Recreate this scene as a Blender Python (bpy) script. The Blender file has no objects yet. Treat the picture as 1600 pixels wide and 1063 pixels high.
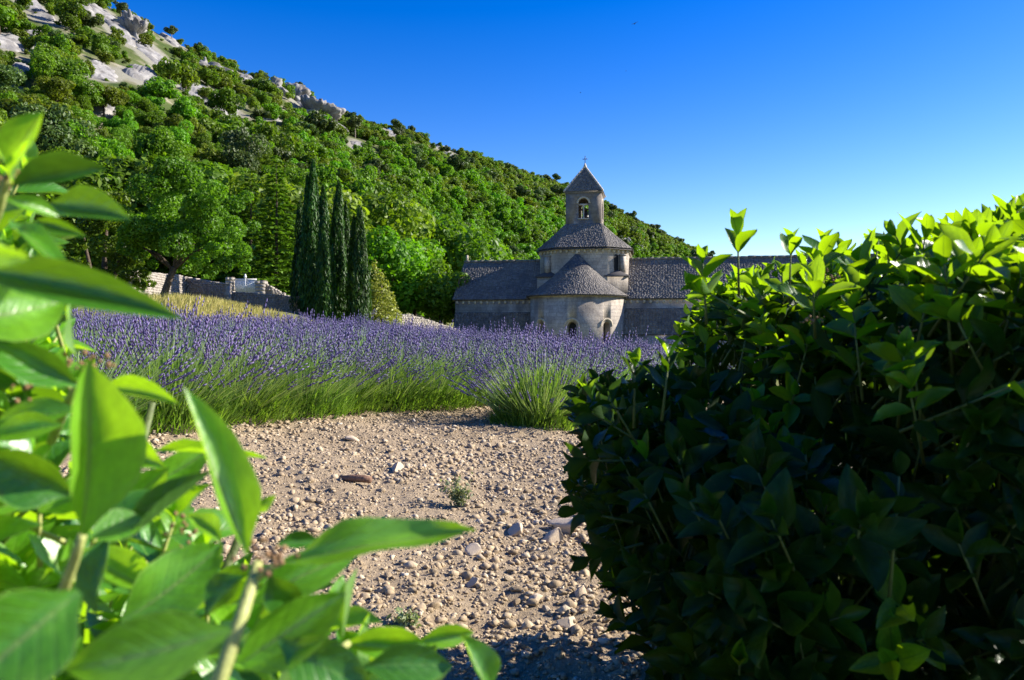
import bpy, bmesh, math, random
import numpy as np
from mathutils import Vector, Matrix
R = math.radians
rnd = random.Random(7)
rng = np.random.default_rng(11)
sc = bpy.context.scene
COL = sc.collection

# ------------------------------------------------------------------ camera, sky, sun, exposure
F, CX, HY, EYE = 1150.0, 800.0, 510.0, 1.0      # focal length and horizon in photograph pixels (1600 wide), eye height in metres
cam = bpy.data.cameras.new('camera'); camo = bpy.data.objects.new('camera', cam); COL.objects.link(camo)
camo.location = (0, 0, EYE); camo.rotation_euler = (R(90), 0, 0)
cam.sensor_width = 36; cam.lens = 36 * F / 1600; cam.shift_y = -(531.5 - HY) / 1600
cam.clip_start = .02; cam.clip_end = 20000
cam.dof.use_dof = True; cam.dof.focus_distance = 4.0; cam.dof.aperture_fstop = 8.0
sc.camera = camo
SUN_EL, SUN_AZ = R(29), R(77)                   # azimuth clockwise from +Y: the sun stands to the right, a little beyond the church front
S = Vector((math.cos(SUN_EL) * math.sin(SUN_AZ), math.cos(SUN_EL) * math.cos(SUN_AZ), math.sin(SUN_EL)))
w = bpy.data.worlds.new('World'); sc.world = w; w.use_nodes = True
nt = w.node_tree; bg = nt.nodes['Background']
sky = nt.nodes.new('ShaderNodeTexSky'); sky.sky_type = 'NISHITA'; sky.sun_disc = False
sky.sun_elevation = SUN_EL; sky.sun_rotation = SUN_AZ; sky.air_density = 1.0; sky.dust_density = .15; sky.ozone_density = 2.0
hsv = nt.nodes.new('ShaderNodeHueSaturation'); hsv.inputs['Hue'].default_value = .525; hsv.inputs['Saturation'].default_value = 1.54; hsv.inputs['Value'].default_value = 1.0
nt.links.new(sky.outputs[0], hsv.inputs['Color']); nt.links.new(hsv.outputs[0], bg.inputs['Color'])
bg.inputs['Strength'].default_value = .095
sl = bpy.data.lights.new('sun', 'SUN'); sl.energy = 5.0; sl.angle = R(.53); sl.color = (1, .93, .82)
so = bpy.data.objects.new('sun', sl); COL.objects.link(so); so.rotation_euler = (-S).to_track_quat('-Z', 'Y').to_euler()
sc.view_settings.view_transform = 'Standard'; sc.view_settings.look = 'None'; sc.view_settings.exposure = 1.2; sc.view_settings.gamma = 1
sc.view_settings.use_curve_mapping = False
sc.render.engine = 'CYCLES'; sc.cycles.use_denoising = True; sc.cycles.max_bounces = 5; sc.cycles.diffuse_bounces = 2; sc.cycles.transmission_bounces = 3; sc.cycles.transparent_max_bounces = 4

# ------------------------------------------------------------------ helpers
def tag(o, label=None, cat=None, group=None, kind=None):
    if label: o['label'] = label
    if cat: o['category'] = cat
    if group: o['group'] = group
    if kind: o['kind'] = kind
    return o
def empty(name, loc, rz=0):
    o = bpy.data.objects.new(name, None); COL.objects.link(o); o.location = loc; o.rotation_euler = (0, 0, rz); o.empty_display_size = .1
    return o
def mesh(name, V, Fc, mats=None, smooth=False, mi=None, attr=None, uv=None):
    """V (n,3); Fc (m,k) array or list of such arrays (tris / quads)."""
    V = np.asarray(V, np.float32); Fs = Fc if isinstance(Fc, list) else [Fc]
    Fs = [np.asarray(f, np.int32) for f in Fs if len(f)]
    loops = np.concatenate([f.ravel() for f in Fs]); tot = np.concatenate([np.full(len(f), f.shape[1], np.int32) for f in Fs])
    st = np.concatenate([[0], np.cumsum(tot)[:-1]]).astype(np.int32)
    m = bpy.data.meshes.new(name); m.vertices.add(len(V)); m.vertices.foreach_set('co', V.ravel())
    m.loops.add(len(loops)); m.loops.foreach_set('vertex_index', loops)
    m.polygons.add(len(tot)); m.polygons.foreach_set('loop_start', st); m.polygons.foreach_set('loop_total', tot)
    if smooth: m.polygons.foreach_set('use_smooth', np.ones(len(tot), bool))
    if mi is not None: m.polygons.foreach_set('material_index', np.asarray(mi, np.int32))
    for mm in (mats if isinstance(mats, (list, tuple)) else [mats] if mats else []): m.materials.append(mm)
    m.update(calc_edges=True)
    if attr:
        for k, a in attr.items():
            at = m.attributes.new(k, 'FLOAT', 'POINT'); at.data.foreach_set('value', np.asarray(a, np.float32))
    if uv is not None:
        l = m.uv_layers.new(name='UVMap'); l.data.foreach_set('uv', np.asarray(uv, np.float32)[loops].ravel())
    return m
def link(name, m, parent=None):
    o = bpy.data.objects.new(name, m); COL.objects.link(o)
    if parent: o.parent = parent
    return o
class MB:
    def __init__(s): s.v = []; s.q = []; s.t = []; s.n = 0
    def add(s, V, Q=None, T=None):
        V = np.asarray(V, float).reshape(-1, 3); s.v.append(V)
        if Q is not None and len(Q): s.q.append(np.asarray(Q, int) + s.n)
        if T is not None and len(T): s.t.append(np.asarray(T, int) + s.n)
        s.n += len(V); return s
    def box(s, x0, x1, y0, y1, z0, z1):
        return s.add([(x0, y0, z0), (x1, y0, z0), (x1, y1, z0), (x0, y1, z0), (x0, y0, z1), (x1, y0, z1), (x1, y1, z1), (x0, y1, z1)], BOXQ)
    def obox(s, c, ax, ay, az):
        c, ax, ay, az = map(np.asarray, (c, ax, ay, az))
        return s.add([c + i * ax + j * ay + k * az for k in (-1, 1) for i, j in ((-1, -1), (1, -1), (1, 1), (-1, 1))], BOXQ)
    def hexa(s, P): return s.add(P, BOXQ)
    def tube(s, pts, rad, n=6):
        pts = [Vector(p) for p in pts]; V = []; Q = []
        for i, p in enumerate(pts):
            d = (pts[min(i + 1, len(pts) - 1)] - pts[max(i - 1, 0)]).normalized()
            a = d.orthogonal().normalized() if i == 0 else (a - d * a.dot(d)).normalized()
            b = d.cross(a); r = rad[i] if hasattr(rad, '__len__') else rad
            for k in range(n):
                t = 2 * math.pi * k / n; V.append(p + a * (r * math.cos(t)) + b * (r * math.sin(t)))
        for i in range(len(pts) - 1):
            for k in range(n): Q.append((i * n + k, i * n + (k + 1) % n, (i + 1) * n + (k + 1) % n, (i + 1) * n + k))
        e = (len(pts) - 1) * n
        T = [(0, k + 1, k) for k in range(1, n - 1)] + [(e, e + k, e + k + 1) for k in range(1, n - 1)]
        return s.add(V, Q, T)
    def build(s, name, mat, parent=None, smooth=False, **kw):
        fs = ([np.concatenate(s.q)] if s.q else []) + ([np.concatenate(s.t)] if s.t else [])
        return link(name, mesh(name, np.concatenate(s.v), fs, mat, smooth, **kw), parent)
BOXQ = [(0, 3, 2, 1), (4, 5, 6, 7), (0, 1, 5, 4), (1, 2, 6, 5), (2, 3, 7, 6), (3, 0, 4, 7)]
def at(px, py, d): return Vector(((px - CX) / F * d, d, EYE - (py - HY) / F * d))
def _h(ix, iy, s):
    n = (ix.astype(np.int64) * 374761393 + iy.astype(np.int64) * 668265263 + s * 974711) & 0x7fffffff
    n = ((n ^ (n >> 13)) * 1274126177) & 0x7fffffff
    return ((n ^ (n >> 16)) & 0xffff) / 65535.0
def vnoise(x, y, s=0):
    x = np.asarray(x, float); y = np.asarray(y, float); ix = np.floor(x); iy = np.floor(y); fx = x - ix; fy = y - iy
    fx = fx * fx * (3 - 2 * fx); fy = fy * fy * (3 - 2 * fy); ix = ix.astype(int); iy = iy.astype(int)
    a = _h(ix, iy, s) * (1 - fx) + _h(ix + 1, iy, s) * fx; b = _h(ix, iy + 1, s) * (1 - fx) + _h(ix + 1, iy + 1, s) * fx
    return (a * (1 - fy) + b * fy) * 2 - 1
def fbm(x, y, o=4, s=0):
    r = 0; a = 1; t = 0
    for i in range(o): r = r + a * vnoise(x * 2 ** i + 17.3 * i, y * 2 ** i - 9.1 * i, s + i); t += a; a *= .5
    return r / t
def sstep(a, b, x): t = np.clip((x - a) / (b - a), 0, 1); return t * t * (3 - 2 * t)

# ------------------------------------------------------------------ materials
class NT:
    def __init__(s, name):
        s.m = bpy.data.materials.new(name); s.m.use_nodes = True; s.t = s.m.node_tree; s.N = s.t.nodes; s.p = s.N['Principled BSDF']; s.out = s.N['Material Output']
    def n(s, typ, **kw):
        o = s.N.new(typ)
        for k, v in kw.items():
            if k.startswith('i_'):
                key = k[2:]; o.inputs[int(key) if key.isdigit() else key.replace('_', ' ')].default_value = v
            else: setattr(o, k, v)
        return o
    def l(s, a, b): s.t.links.new(a, b)
    def noise(s, scale, detail=4, rough=.55, vec=None, dist=0):
        o = s.n('ShaderNodeTexNoise'); o.inputs['Scale'].default_value = scale; o.inputs['Detail'].default_value = detail; o.inputs['Roughness'].default_value = rough; o.inputs['Distortion'].default_value = dist
        if vec is not None: s.l(vec, o.inputs['Vector'])
        return o
    def ramp(s, fac, stops):
        o = s.n('ShaderNodeValToRGB'); e = o.color_ramp.elements
        while len(e) < len(stops): e.new(.5)
        for i, (p, c) in enumerate(stops): e[i].position = p; e[i].color = (*c, 1)
        s.l(fac, o.inputs[0]); return o
    def mix(s, fac, a, b, mode='MIX'):
        o = s.n('ShaderNodeMix', data_type='RGBA', blend_type=mode)
        for sock, v in ((o.inputs[0], fac), (o.inputs[6], a), (o.inputs[7], b)):
            if hasattr(v, 'is_output'): s.l(v, sock)
            else: sock.default_value = v if isinstance(v, (int, float)) else (*v, 1)
        return o.outputs[2]
    def math(s, op, a, b=0.):
        o = s.n('ShaderNodeMath', operation=op)
        for sock, v in ((o.inputs[0], a), (o.inputs[1], b)):
            if hasattr(v, 'is_output'): s.l(v, sock)
            else: sock.default_value = v
        return o.outputs[0]
    def bump(s, h, strength=.4, dist=.02):
        o = s.n('ShaderNodeBump'); o.inputs['Strength'].default_value = strength; o.inputs['Distance'].default_value = dist
        s.l(h, o.inputs['Height']); s.l(o.outputs[0], s.p.inputs['Normal']); return o
    def fin(s, col=None, rough=.9, spec=.2):
        if col is not None:
            if hasattr(col, 'is_output'): s.l(col, s.p.inputs['Base Color'])
            else: s.p.inputs['Base Color'].default_value = (*col, 1)
        s.p.inputs['Roughness'].default_value = rough; s.p.inputs['Specular IOR Level'].default_value = spec
        return s.m
def foliage(name, dark, light, trans=.42, tcol=None, rough=.5, spec=.3, hue=.013, val=.5):
    k = NT(name); a = k.n('ShaderNodeAttribute', attribute_name='tint'); oi = k.n('ShaderNodeObjectInfo')
    c = k.ramp(a.outputs['Fac'], [(0, dark), (1, light)]).outputs[0]
    h = k.n('ShaderNodeHueSaturation'); k.l(c, h.inputs['Color'])
    k.l(k.math('ADD', k.math('MULTIPLY', oi.outputs['Random'], 2 * hue), .5 - hue), h.inputs['Hue'])
    k.l(k.math('ADD', k.math('MULTIPLY', oi.outputs['Random'], val), 1 - val / 2), h.inputs['Value'])
    k.fin(h.outputs[0], rough, spec)
    tr = k.n('ShaderNodeBsdfTranslucent')
    tc = k.mix(1.0, h.outputs[0], tcol or (1.6, 1.7, .6), 'MULTIPLY'); k.l(tc, tr.inputs['Color'])
    mx = k.n('ShaderNodeMixShader'); mx.inputs[0].default_value = trans
    k.l(k.p.outputs[0], mx.inputs[1]); k.l(tr.outputs[0], mx.inputs[2]); k.l(mx.outputs[0], k.out.inputs['Surface'])
    return k.m
def leaf_mat(name, upper, young, rough=.3, trans=.38, tc=(.30, .55, .015), under=(.16, .30, .07), veinc=(.22, .36, .07), age=.5, spec=.6, coat=0):
    """Broad glossy leaf: UV x = along the leaf, y = across (-1..1)."""
    k = NT(name); uv = k.n('ShaderNodeUVMap', uv_map='UVMap'); sp = k.n('ShaderNodeSeparateXYZ'); k.l(uv.outputs[0], sp.inputs[0])
    oi = k.n('ShaderNodeObjectInfo'); a = k.n('ShaderNodeAttribute', attribute_name='tint'); geo = k.n('ShaderNodeNewGeometry')
    r = k.math('FRACT', k.math('ADD', oi.outputs['Random'], a.outputs['Fac']))
    col = k.ramp(r, [(0, upper), (age, tuple((u + y) / 2 for u, y in zip(upper, young))), (1, young)]).outputs[0]
    tco = k.n('ShaderNodeTexCoord'); ns = k.noise(9, 3, .6, tco.outputs['Object'])
    col = k.mix(.45, col, k.ramp(ns.outputs['Fac'], [(.3, (.6, .66, .5)), (.7, (1.25, 1.2, 1.1))]).outputs[0], 'MULTIPLY')
    av = k.math('ABSOLUTE', sp.outputs['Y'])
    mid = k.math('LESS_THAN', av, .055)
    # side veins: a saw along (u - .35|v|)
    ph = k.math('SUBTRACT', k.math('MULTIPLY', sp.outputs['X'], 7.), k.math('MULTIPLY', av, 2.0))
    vein = k.math('SUBTRACT', 1.0, k.math('MINIMUM', 1.0, k.math('MULTIPLY', k.math('ABSOLUTE', k.math('SUBTRACT', k.math('FRACT', ph), .5)), 7.0)))
    vm = k.math('MAXIMUM', mid, k.math('MULTIPLY', vein, .12))
    col = k.mix(vm, col, veinc)
    mpu = k.n('ShaderNodeMapping'); mpu.inputs['Scale'].default_value = (5, 1.6, 1); k.l(uv.outputs[0], mpu.inputs[0]); cu = k.n('ShaderNodeCombineXYZ'); k.l(k.math('MULTIPLY', r, 37.0), cu.inputs[2]); k.l(cu.outputs[0], mpu.inputs['Location'])
    n4 = k.noise(2.2, 4, .65, mpu.outputs[0]); n5 = k.noise(.55, 2, .5, mpu.outputs[0])
    col = k.mix(k.ramp(n5.outputs['Fac'], [(.5, (0, 0, 0)), (.75, (.55,) * 3)]).outputs[0], col, tuple(c * 1.5 + .02 for c in young))
    col = k.mix(k.ramp(n4.outputs['Fac'], [(.66, (0, 0, 0)), (.72, (.75,) * 3)]).outputs[0], col, (.11, .07, .02))
    edge = k.math('MULTIPLY', k.math('GREATER_THAN', av, .93), .55); col = k.mix(edge, col, tuple(c * 1.3 for c in veinc))
    col = k.mix(geo.outputs['Backfacing'], col, under)
    k.fin(col, rough, spec); k.p.inputs['Coat Weight'].default_value = coat; k.p.inputs['Coat Roughness'].default_value = .3
    rg = k.math('ADD', k.math('MULTIPLY', geo.outputs['Backfacing'], .3), rough); k.l(rg, k.p.inputs['Roughness'])
    bp = k.bump(k.math('ADD', k.math('MULTIPLY', vein, -.45), k.math('MULTIPLY', ns.outputs['Fac'], .8)), .22, .004)
    tr = k.n('ShaderNodeBsdfTranslucent')
    tcl = k.mix(1.0, tc, k.ramp(ns.outputs['Fac'], [(.3, (.7, .75, .7)), (.7, (1.1, 1.1, 1.1))]).outputs[0], 'MULTIPLY'); tcl = k.mix(k.math('MULTIPLY', vm, .6), tcl, (.10, .22, .01))
    k.l(tcl, tr.inputs['Color'])
    mx = k.n('ShaderNodeMixShader'); mx.inputs[0].default_value = trans
    k.l(k.p.outputs[0], mx.inputs[1]); k.l(tr.outputs[0], mx.inputs[2]); k.l(mx.outputs[0], k.out.inputs['Surface'])
    return k.m
def stone_mat(name, a, b, stain=(.10, .09, .085), st=.5, course=.3, scale=1., bump=.5):
    k = NT(name); tc = k.n('ShaderNodeTexCoord'); o = tc.outputs['Object']; sp = k.n('ShaderNodeSeparateXYZ'); k.l(o, sp.inputs[0])
    n1 = k.noise(1.1 * scale, 6, .65, o); n2 = k.noise(7 * scale, 5, .7, o)
    col = k.ramp(n1.outputs['Fac'], [(.3, a), (.7, b)]).outputs[0]
    col = k.mix(.6, col, k.ramp(n2.outputs['Fac'], [(.3, (.55, .55, .56)), (.7, (1.25, 1.22, 1.18))]).outputs[0], 'MULTIPLY')
    mp = k.n('ShaderNodeMapping'); mp.inputs['Scale'].default_value = (1, 1, .35); k.l(o, mp.inputs[0])
    n3 = k.noise(.55 * scale, 5, .6, mp.outputs[0], .6)
    col = k.mix(k.math('MULTIPLY', k.ramp(n3.outputs['Fac'], [(.45, (0, 0, 0)), (.68, (1, 1, 1))]).outputs[0], st), col, stain)
    h = k.math('MULTIPLY', n2.outputs['Fac'], .8)
    if course:
        # courses of dressed blocks: rows by height, each with its own shift
        zc = k.math('DIVIDE', sp.outputs['Z'], course); row = k.math('FLOOR', zc)
        along = k.math('ADD', k.math('ADD', sp.outputs['X'], k.math('MULTIPLY', sp.outputs['Y'], .9)), k.math('MULTIPLY', row, .37))
        bl = k.math('DIVIDE', along, course * 1.7)
        cmb = k.n('ShaderNodeCombineXYZ'); k.l(row, cmb.inputs[0]); k.l(k.math('FLOOR', bl), cmb.inputs[1])
        wn = k.n('ShaderNodeTexWhiteNoise'); k.l(cmb.outputs[0], wn.inputs['Vector'])
        col = k.mix(.5, col, k.ramp(wn.outputs['Value'], [(0, (.72, .72, .74)), (1, (1.2, 1.18, 1.14))]).outputs[0], 'MULTIPLY')
        j = k.math('MAXIMUM', k.math('LESS_THAN', k.math('FRACT', zc), .07), k.math('LESS_THAN', k.math('FRACT', bl), .045))
        col = k.mix(k.math('MULTIPLY', j, .45), col, stain)
        h = k.math('SUBTRACT', h, k.math('MULTIPLY', j, 1.2))
    k.bump(h, bump, .03)
    return k.fin(col, .92, .15)

M = {}
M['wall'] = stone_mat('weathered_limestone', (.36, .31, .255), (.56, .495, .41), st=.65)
M['tower'] = stone_mat('dark_weathered_tower_stone', (.19, .165, .145), (.31, .275, .24), st=.7)  # darker and greyer overall than the church wall stone
M['trim'] = stone_mat('pale_trim_stone', (.50, .43, .33), (.64, .56, .43), st=.15, course=0)
M['rubble'] = stone_mat('rubble_stone', (.30, .27, .24), (.44, .40, .345), st=.3, course=0, scale=1.6)
M['rock'] = stone_mat('cliff_limestone', (.21, .205, .20), (.38, .365, .345), st=.85, course=0, scale=.8, bump=1.0)
def slate_mat():
    k = NT('stone_slates'); a = k.n('ShaderNodeAttribute', attribute_name='tint'); tc = k.n('ShaderNodeTexCoord')
    n = k.noise(.5, 5, .6, tc.outputs['Object']); n2 = k.noise(9, 3, .6, tc.outputs['Object'])
    c = k.ramp(a.outputs['Fac'], [(0, (.095, .088, .085)), (.5, (.175, .162, .15)), (1, (.32, .295, .265))]).outputs[0]
    c = k.mix(.6, c, k.ramp(n.outputs['Fac'], [(.35, (.62, .62, .66)), (.65, (1.2, 1.16, 1.08))]).outputs[0], 'MULTIPLY')
    c = k.mix(.4, c, k.ramp(n2.outputs['Fac'], [(.3, (.6, .6, .6)), (.7, (1.3, 1.3, 1.3))]).outputs[0], 'MULTIPLY')
    k.bump(n2.outputs['Fac'], .4, .02)
    return k.fin(c, .9, .2)
M['slate'] = slate_mat()
def plain(name, c, rough=.8, spec=.2, ns=20, var=.3):
    k = NT(name); tc = k.n('ShaderNodeTexCoord'); n = k.noise(ns, 4, .6, tc.outputs['Object'])
    col = k.mix(1, c, k.ramp(n.outputs['Fac'], [(.3, (1 - var,) * 3), (.7, (1 + var,) * 3)]).outputs[0], 'MULTIPLY'); k.bump(n.outputs['Fac'], .3, .01)
    return k.fin(col, rough, spec)
M['dark'] = plain('dark_interior', (.02, .02, .022))
M['glass'] = plain('dark_leaded_glass', (.008, .009, .011), .5, .2)
M['iron'] = plain('dark_iron', (.05, .05, .055), .5, .5)
M['white'] = plain('white_paint', (.80, .79, .76), .6, .3, var=.06)
M['bark'] = plain('grey_brown_bark', (.085, .065, .05), .95, .1, 12, .5)
M['palebark'] = plain('pale_bark', (.26, .22, .18), .9, .1, 8, .4)
M['twig'] = plain('yellow_green_stem', (.34, .36, .12), .5, .3, 60, .2)
M['darktwig'] = plain('dark_green_stem', (.10, .13, .04), .6, .3, 60, .3)
M['bud'] = plain('pink_brown_buds', (.24, .14, .07), .7, .2, 150, .4)
M['wood'] = plain('dry_brown_wood', (.20, .115, .075), .85, .2, 60, .4)
M['bird'] = plain('bird_feathers', (.07, .07, .08), .8, .2)
# soil and ground
def soil_mat():
    k = NT('dry_soil'); tc = k.n('ShaderNodeTexCoord'); o = tc.outputs['Object']
    n1 = k.noise(1.3, 6, .6, o); n2 = k.noise(38, 5, .7, o); n3 = k.noise(140, 3, .7, o)
    c = k.ramp(n1.outputs['Fac'], [(.3, (.295, .225, .145)), (.7, (.395, .31, .208))]).outputs[0]
    c = k.mix(.75, c, k.ramp(n2.outputs['Fac'], [(.3, (.6, .58, .55)), (.7, (1.28, 1.27, 1.26))]).outputs[0], 'MULTIPLY')
    k.bump(k.math('ADD', n2.outputs['Fac'], k.math('MULTIPLY', n3.outputs['Fac'], .4)), .9, .02)
    return k.fin(c, .97, .08)
M['soil'] = soil_mat()
def clod_mat():
    k = NT('soil_clods_and_pebbles'); a = k.n('ShaderNodeAttribute', attribute_name='tint'); oi = k.n('ShaderNodeObjectInfo'); tc = k.n('ShaderNodeTexCoord'); n = k.noise(60, 4, .65, tc.outputs['Object'])
    r = k.math('FRACT', k.math('ADD', a.outputs['Fac'], k.math('MULTIPLY', oi.outputs['Random'], .999)))
    c = k.ramp(r, [(0, (.275, .205, .13)), (.6, (.385, .30, .198)), (.86, (.455, .37, .26)), (1, (.56, .485, .375))]).outputs[0]
    c = k.mix(.6, c, k.ramp(n.outputs['Fac'], [(.3, (.72, .7, .68)), (.7, (1.22, 1.22, 1.2))]).outputs[0], 'MULTIPLY'); k.bump(n.outputs['Fac'], .6, .006)
    return k.fin(c, .95, .1)
M['clod'] = clod_mat()
def ground_mat():
    k = NT('field_and_hill_ground'); a = k.n('ShaderNodeAttribute', attribute_name='hill'); tc = k.n('ShaderNodeTexCoord'); o = tc.outputs['Object']
    n1 = k.noise(.09, 6, .65, o); n2 = k.noise(2.5, 6, .7, o); n3 = k.noise(.6, 6, .75, o)
    field = k.ramp(n2.outputs['Fac'], [(.3, (.10, .12, .035)), (.55, (.17, .17, .06)), (.75, (.27, .22, .12))]).outputs[0]
    hill = k.ramp(n1.outputs['Fac'], [(.32, (.045, .075, .018)), (.5, (.085, .105, .035)), (.6, (.22, .20, .14)), (.75, (.40, .37, .31))]).outputs[0]
    hill = k.mix(.6, hill, k.ramp(n3.outputs['Fac'], [(.3, (.5, .52, .45)), (.7, (1.3, 1.3, 1.2))]).outputs[0], 'MULTIPLY')
    k.bump(n3.outputs['Fac'], .6, .3)
    ba = k.n('ShaderNodeAttribute', attribute_name='bare'); nb = k.math('MULTIPLY', ba.outputs['Fac'], k.math('ADD', .35, n3.outputs['Fac']))
    hill = k.mix(k.ramp(nb, [(.35, (0, 0, 0)), (.6, (1, 1, 1))]).outputs[0], hill, (.22, .21, .165))
    return k.fin(k.mix(a.outputs['Fac'], field, hill), .95, .1)
M['ground'] = ground_mat()
# foliage
M['oak'] = foliage('oak_leaves', (.042, .092, .006), (.155, .265, .012))
M['bright'] = foliage('bright_green_leaves', (.045, .120, .005), (.165, .330, .010))
M['olive'] = foliage('olive_green_leaves', (.062, .105, .007), (.205, .275, .020))
M['treeleaf'] = foliage('leaning_tree_leaves', (.030, .085, .005), (.140, .290, .014), hue=0, val=0)
M['pine'] = foliage('pine_needles', (.028, .060, .012), (.105, .155, .035), .25)
M['cypress'] = foliage('cypress_sprays', (.010, .036, .004), (.048, .130, .008), .22, hue=.01, val=.3)
M['cedar'] = foliage('cedar_sprays', (.040, .100, .008), (.150, .280, .018), .3)
M['shrub'] = foliage('yellow_green_shrub_leaves', (.14, .16, .022), (.33, .34, .075), .3)
M['weed'] = foliage('grey_green_weed', (.16, .22, .10), (.34, .38, .22), .25)
M['grass'] = foliage('dry_grass', (.26, .29, .05), (.62, .53, .20), .3, (1.3, 1.2, .9))
M['lavleaf'] = foliage('lavender_leaves', (.070, .17, .016), (.26, .41, .07), .38, hue=.012, val=.25)
M['lavstem'] = foliage('lavender_stems', (.15, .28, .08), (.38, .47, .25), .25, hue=.01, val=.2)
M['lavspike'] = foliage('lavender_spikes', (.064, .050, .155), (.225, .185, .375), .2, (1.1, 1.0, 1.2), hue=.015, val=.25)
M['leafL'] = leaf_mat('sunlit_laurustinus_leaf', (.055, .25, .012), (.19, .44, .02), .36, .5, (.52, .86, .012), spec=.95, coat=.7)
M['leafD'] = leaf_mat('older_laurustinus_leaf', (.012, .085, .008), (.045, .17, .010), .36, .22, (.30, .58, .008), under=(.06, .17, .02), veinc=(.10, .24, .03), spec=.7)  # darker copy of the sunlit leaf: shade from neighbouring leaves put into its colour
M['leafY'] = leaf_mat('young_laurustinus_leaf', (.020, .095, .006), (.05, .17, .008), .34, .42, (.46, .74, .005), under=(.05, .14, .012), veinc=(.06, .16, .012), spec=.4)  # brighter hedge leaf: sunlight on the hedge top put into its colour
M['leafR'] = leaf_mat('shaded_laurustinus_leaf', (.0028, .020, .0020), (.009, .042, .004), .36, .13, (.22, .46, .004), under=(.010, .034, .005), veinc=(.014, .045, .006), spec=.17)  # near-black hedge leaf: shade of the hedge front put into its colour

# ------------------------------------------------------------------ terrain
_px = np.array([-2600, -900, -400, 0, 100, 230, 345, 450, 530, 620, 740, 880, 950, 1040, 1090, 1200, 1300, 1600, 2400, 6000.])
_phi = np.arctan((_px - CX) / F)
_py = np.array([-160, -150, -130, -62, -25, 42, 102, 136, 182, 204, 248, 293, 326, 372, 396, 440, 472, 500, 507, 509.])
_Yc = np.array([190, 190, 195, 205, 208, 216, 230, 245, 260, 285, 320, 370, 395, 430, 455, 500, 560, 600, 700, 800.])
_pf = np.arctan((np.array([-2600, -400, 0, 250, 400, 600, 700, 900, 1100, 1300, 1600, 6000.]) - CX) / F)
_Yf = np.array([58, 58, 58, 64, 74, 92, 112, 160, 230, 300, 400, 500.])
_rc = np.where(np.abs(_phi) < 1.1, _Yc / np.cos(_phi), _Yc / np.cos(1.1)); _zc = EYE + (HY - _py) / F * np.where(np.abs(_phi) < 1.1, _Yc, _Yc)
_rf = np.array([58, 58, 58, 64, 74, 92, 112, 160, 230, 300, 400, 500.]) / np.cos(np.clip(_pf, -1.05, .8))
def field_z(x, y):
    z = np.where(x < 0, -.1 * x, -.012 * x)
    z = np.where(x < -26, 2.6 + (-26 - x) * .04, z)
    z = z - .018 * np.clip(y - 11, 0, 30) * sstep(-9, -1, x)
    z = z + .5 * sstep(20, 30, y) * sstep(-7, -13, x) * (1 - sstep(52, 70, y))
    drop = sstep(27, 52, y) * sstep(-13, -3, x - (y - 45) * .1)
    return z * (1 - drop) + (-2.0) * drop
def terrain(x, y):
    x = np.asarray(x, float); y = np.asarray(y, float)
    r = np.hypot(x, y); ph = np.arctan2(x, y)
    f = field_z(x, y); far = np.where(x < -26, 3.6, f)
    rf = np.interp(ph, _pf, _rf); rc = np.interp(ph, _phi, _rc); zc = np.interp(ph, _phi, _zc)
    fade = sstep(1.75, 1.35, np.abs(ph))
    t = (r - rf) / (rc - rf); tt = np.clip(t, 0, 1)
    zf = f * (1 - sstep(.0, .3, tt)) + np.clip(f, -2, 3) * sstep(.0, .3, tt)
    hz = zf + (zc - zf) * (tt ** 1.08)
    amp = np.sin(np.pi * np.clip(t, 0, 1)) * np.clip((zc - zf) / 60, 0, 1)
    hz = hz + amp * (fbm(x / 45, y / 45, 4, 3) * 5.0 + fbm(x / 9, y / 9, 3, 9) * .9)
    hz = np.where(t > 1, np.maximum(zc - (r - rc) * .30, np.minimum(zc, -2)), hz)
    return f * (1 - fade) + hz * fade
def gz(x, y): return float(terrain(np.array([x]), np.array([y]))[0])
def hill_t(x, y):
    r = np.hypot(x, y); ph = np.arctan2(x, y); rf = np.interp(ph, _pf, _rf); rc = np.interp(ph, _phi, _rc); return (r - rf) / (rc - rf)
def hit(px, py, d0=30, d1=600, n=1600):
    d = np.linspace(d0, d1, n); x = (px - CX) / F * d; z = EYE - (py - HY) / F * d; g = terrain(x, d)
    k = np.argmax(z < g)
    return None if not (z < g).any() else Vector((x[k], d[k], g[k]))
phis = np.concatenate([np.linspace(-180, -52, 50, endpoint=False), np.linspace(-52, 50, 440, endpoint=False), np.linspace(50, 180, 50)])
rs = np.concatenate([np.linspace(.15, 10, 40, endpoint=False), np.geomspace(10, 700, 230, endpoint=False), np.geomspace(700, 9000, 20)])
PH, RR = np.meshgrid(np.radians(phis), rs); X = RR * np.sin(PH); Y = RR * np.cos(PH); Z = terrain(X, Y) + fbm(X / 1.5, Y / 1.5, 3, 21) * .03
inpatch = sstep(5.4, 4.4, np.abs(X + .2)) * sstep(.7, 1.1, Y) * sstep(12.6, 11.8, Y); Z -= inpatch * .12
nr, nc = X.shape; idx = np.arange(nr * nc).reshape(nr, nc)
Q = np.stack([idx[:-1, :-1], idx[:-1, 1:], idx[1:, 1:], idx[1:, :-1]], -1).reshape(-1, 4)
hillw = sstep(-.03, .05, hill_t(X, Y)) * (np.abs(PH) < 1.7)
gm = mesh('ground', np.stack([X, Y, Z], -1).reshape(-1, 3), Q, M['ground'], True, attr={'hill': hillw.ravel()})
tag(link('ground', gm), 'sloping field and wooded hillside ground', kind='structure')
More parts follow.
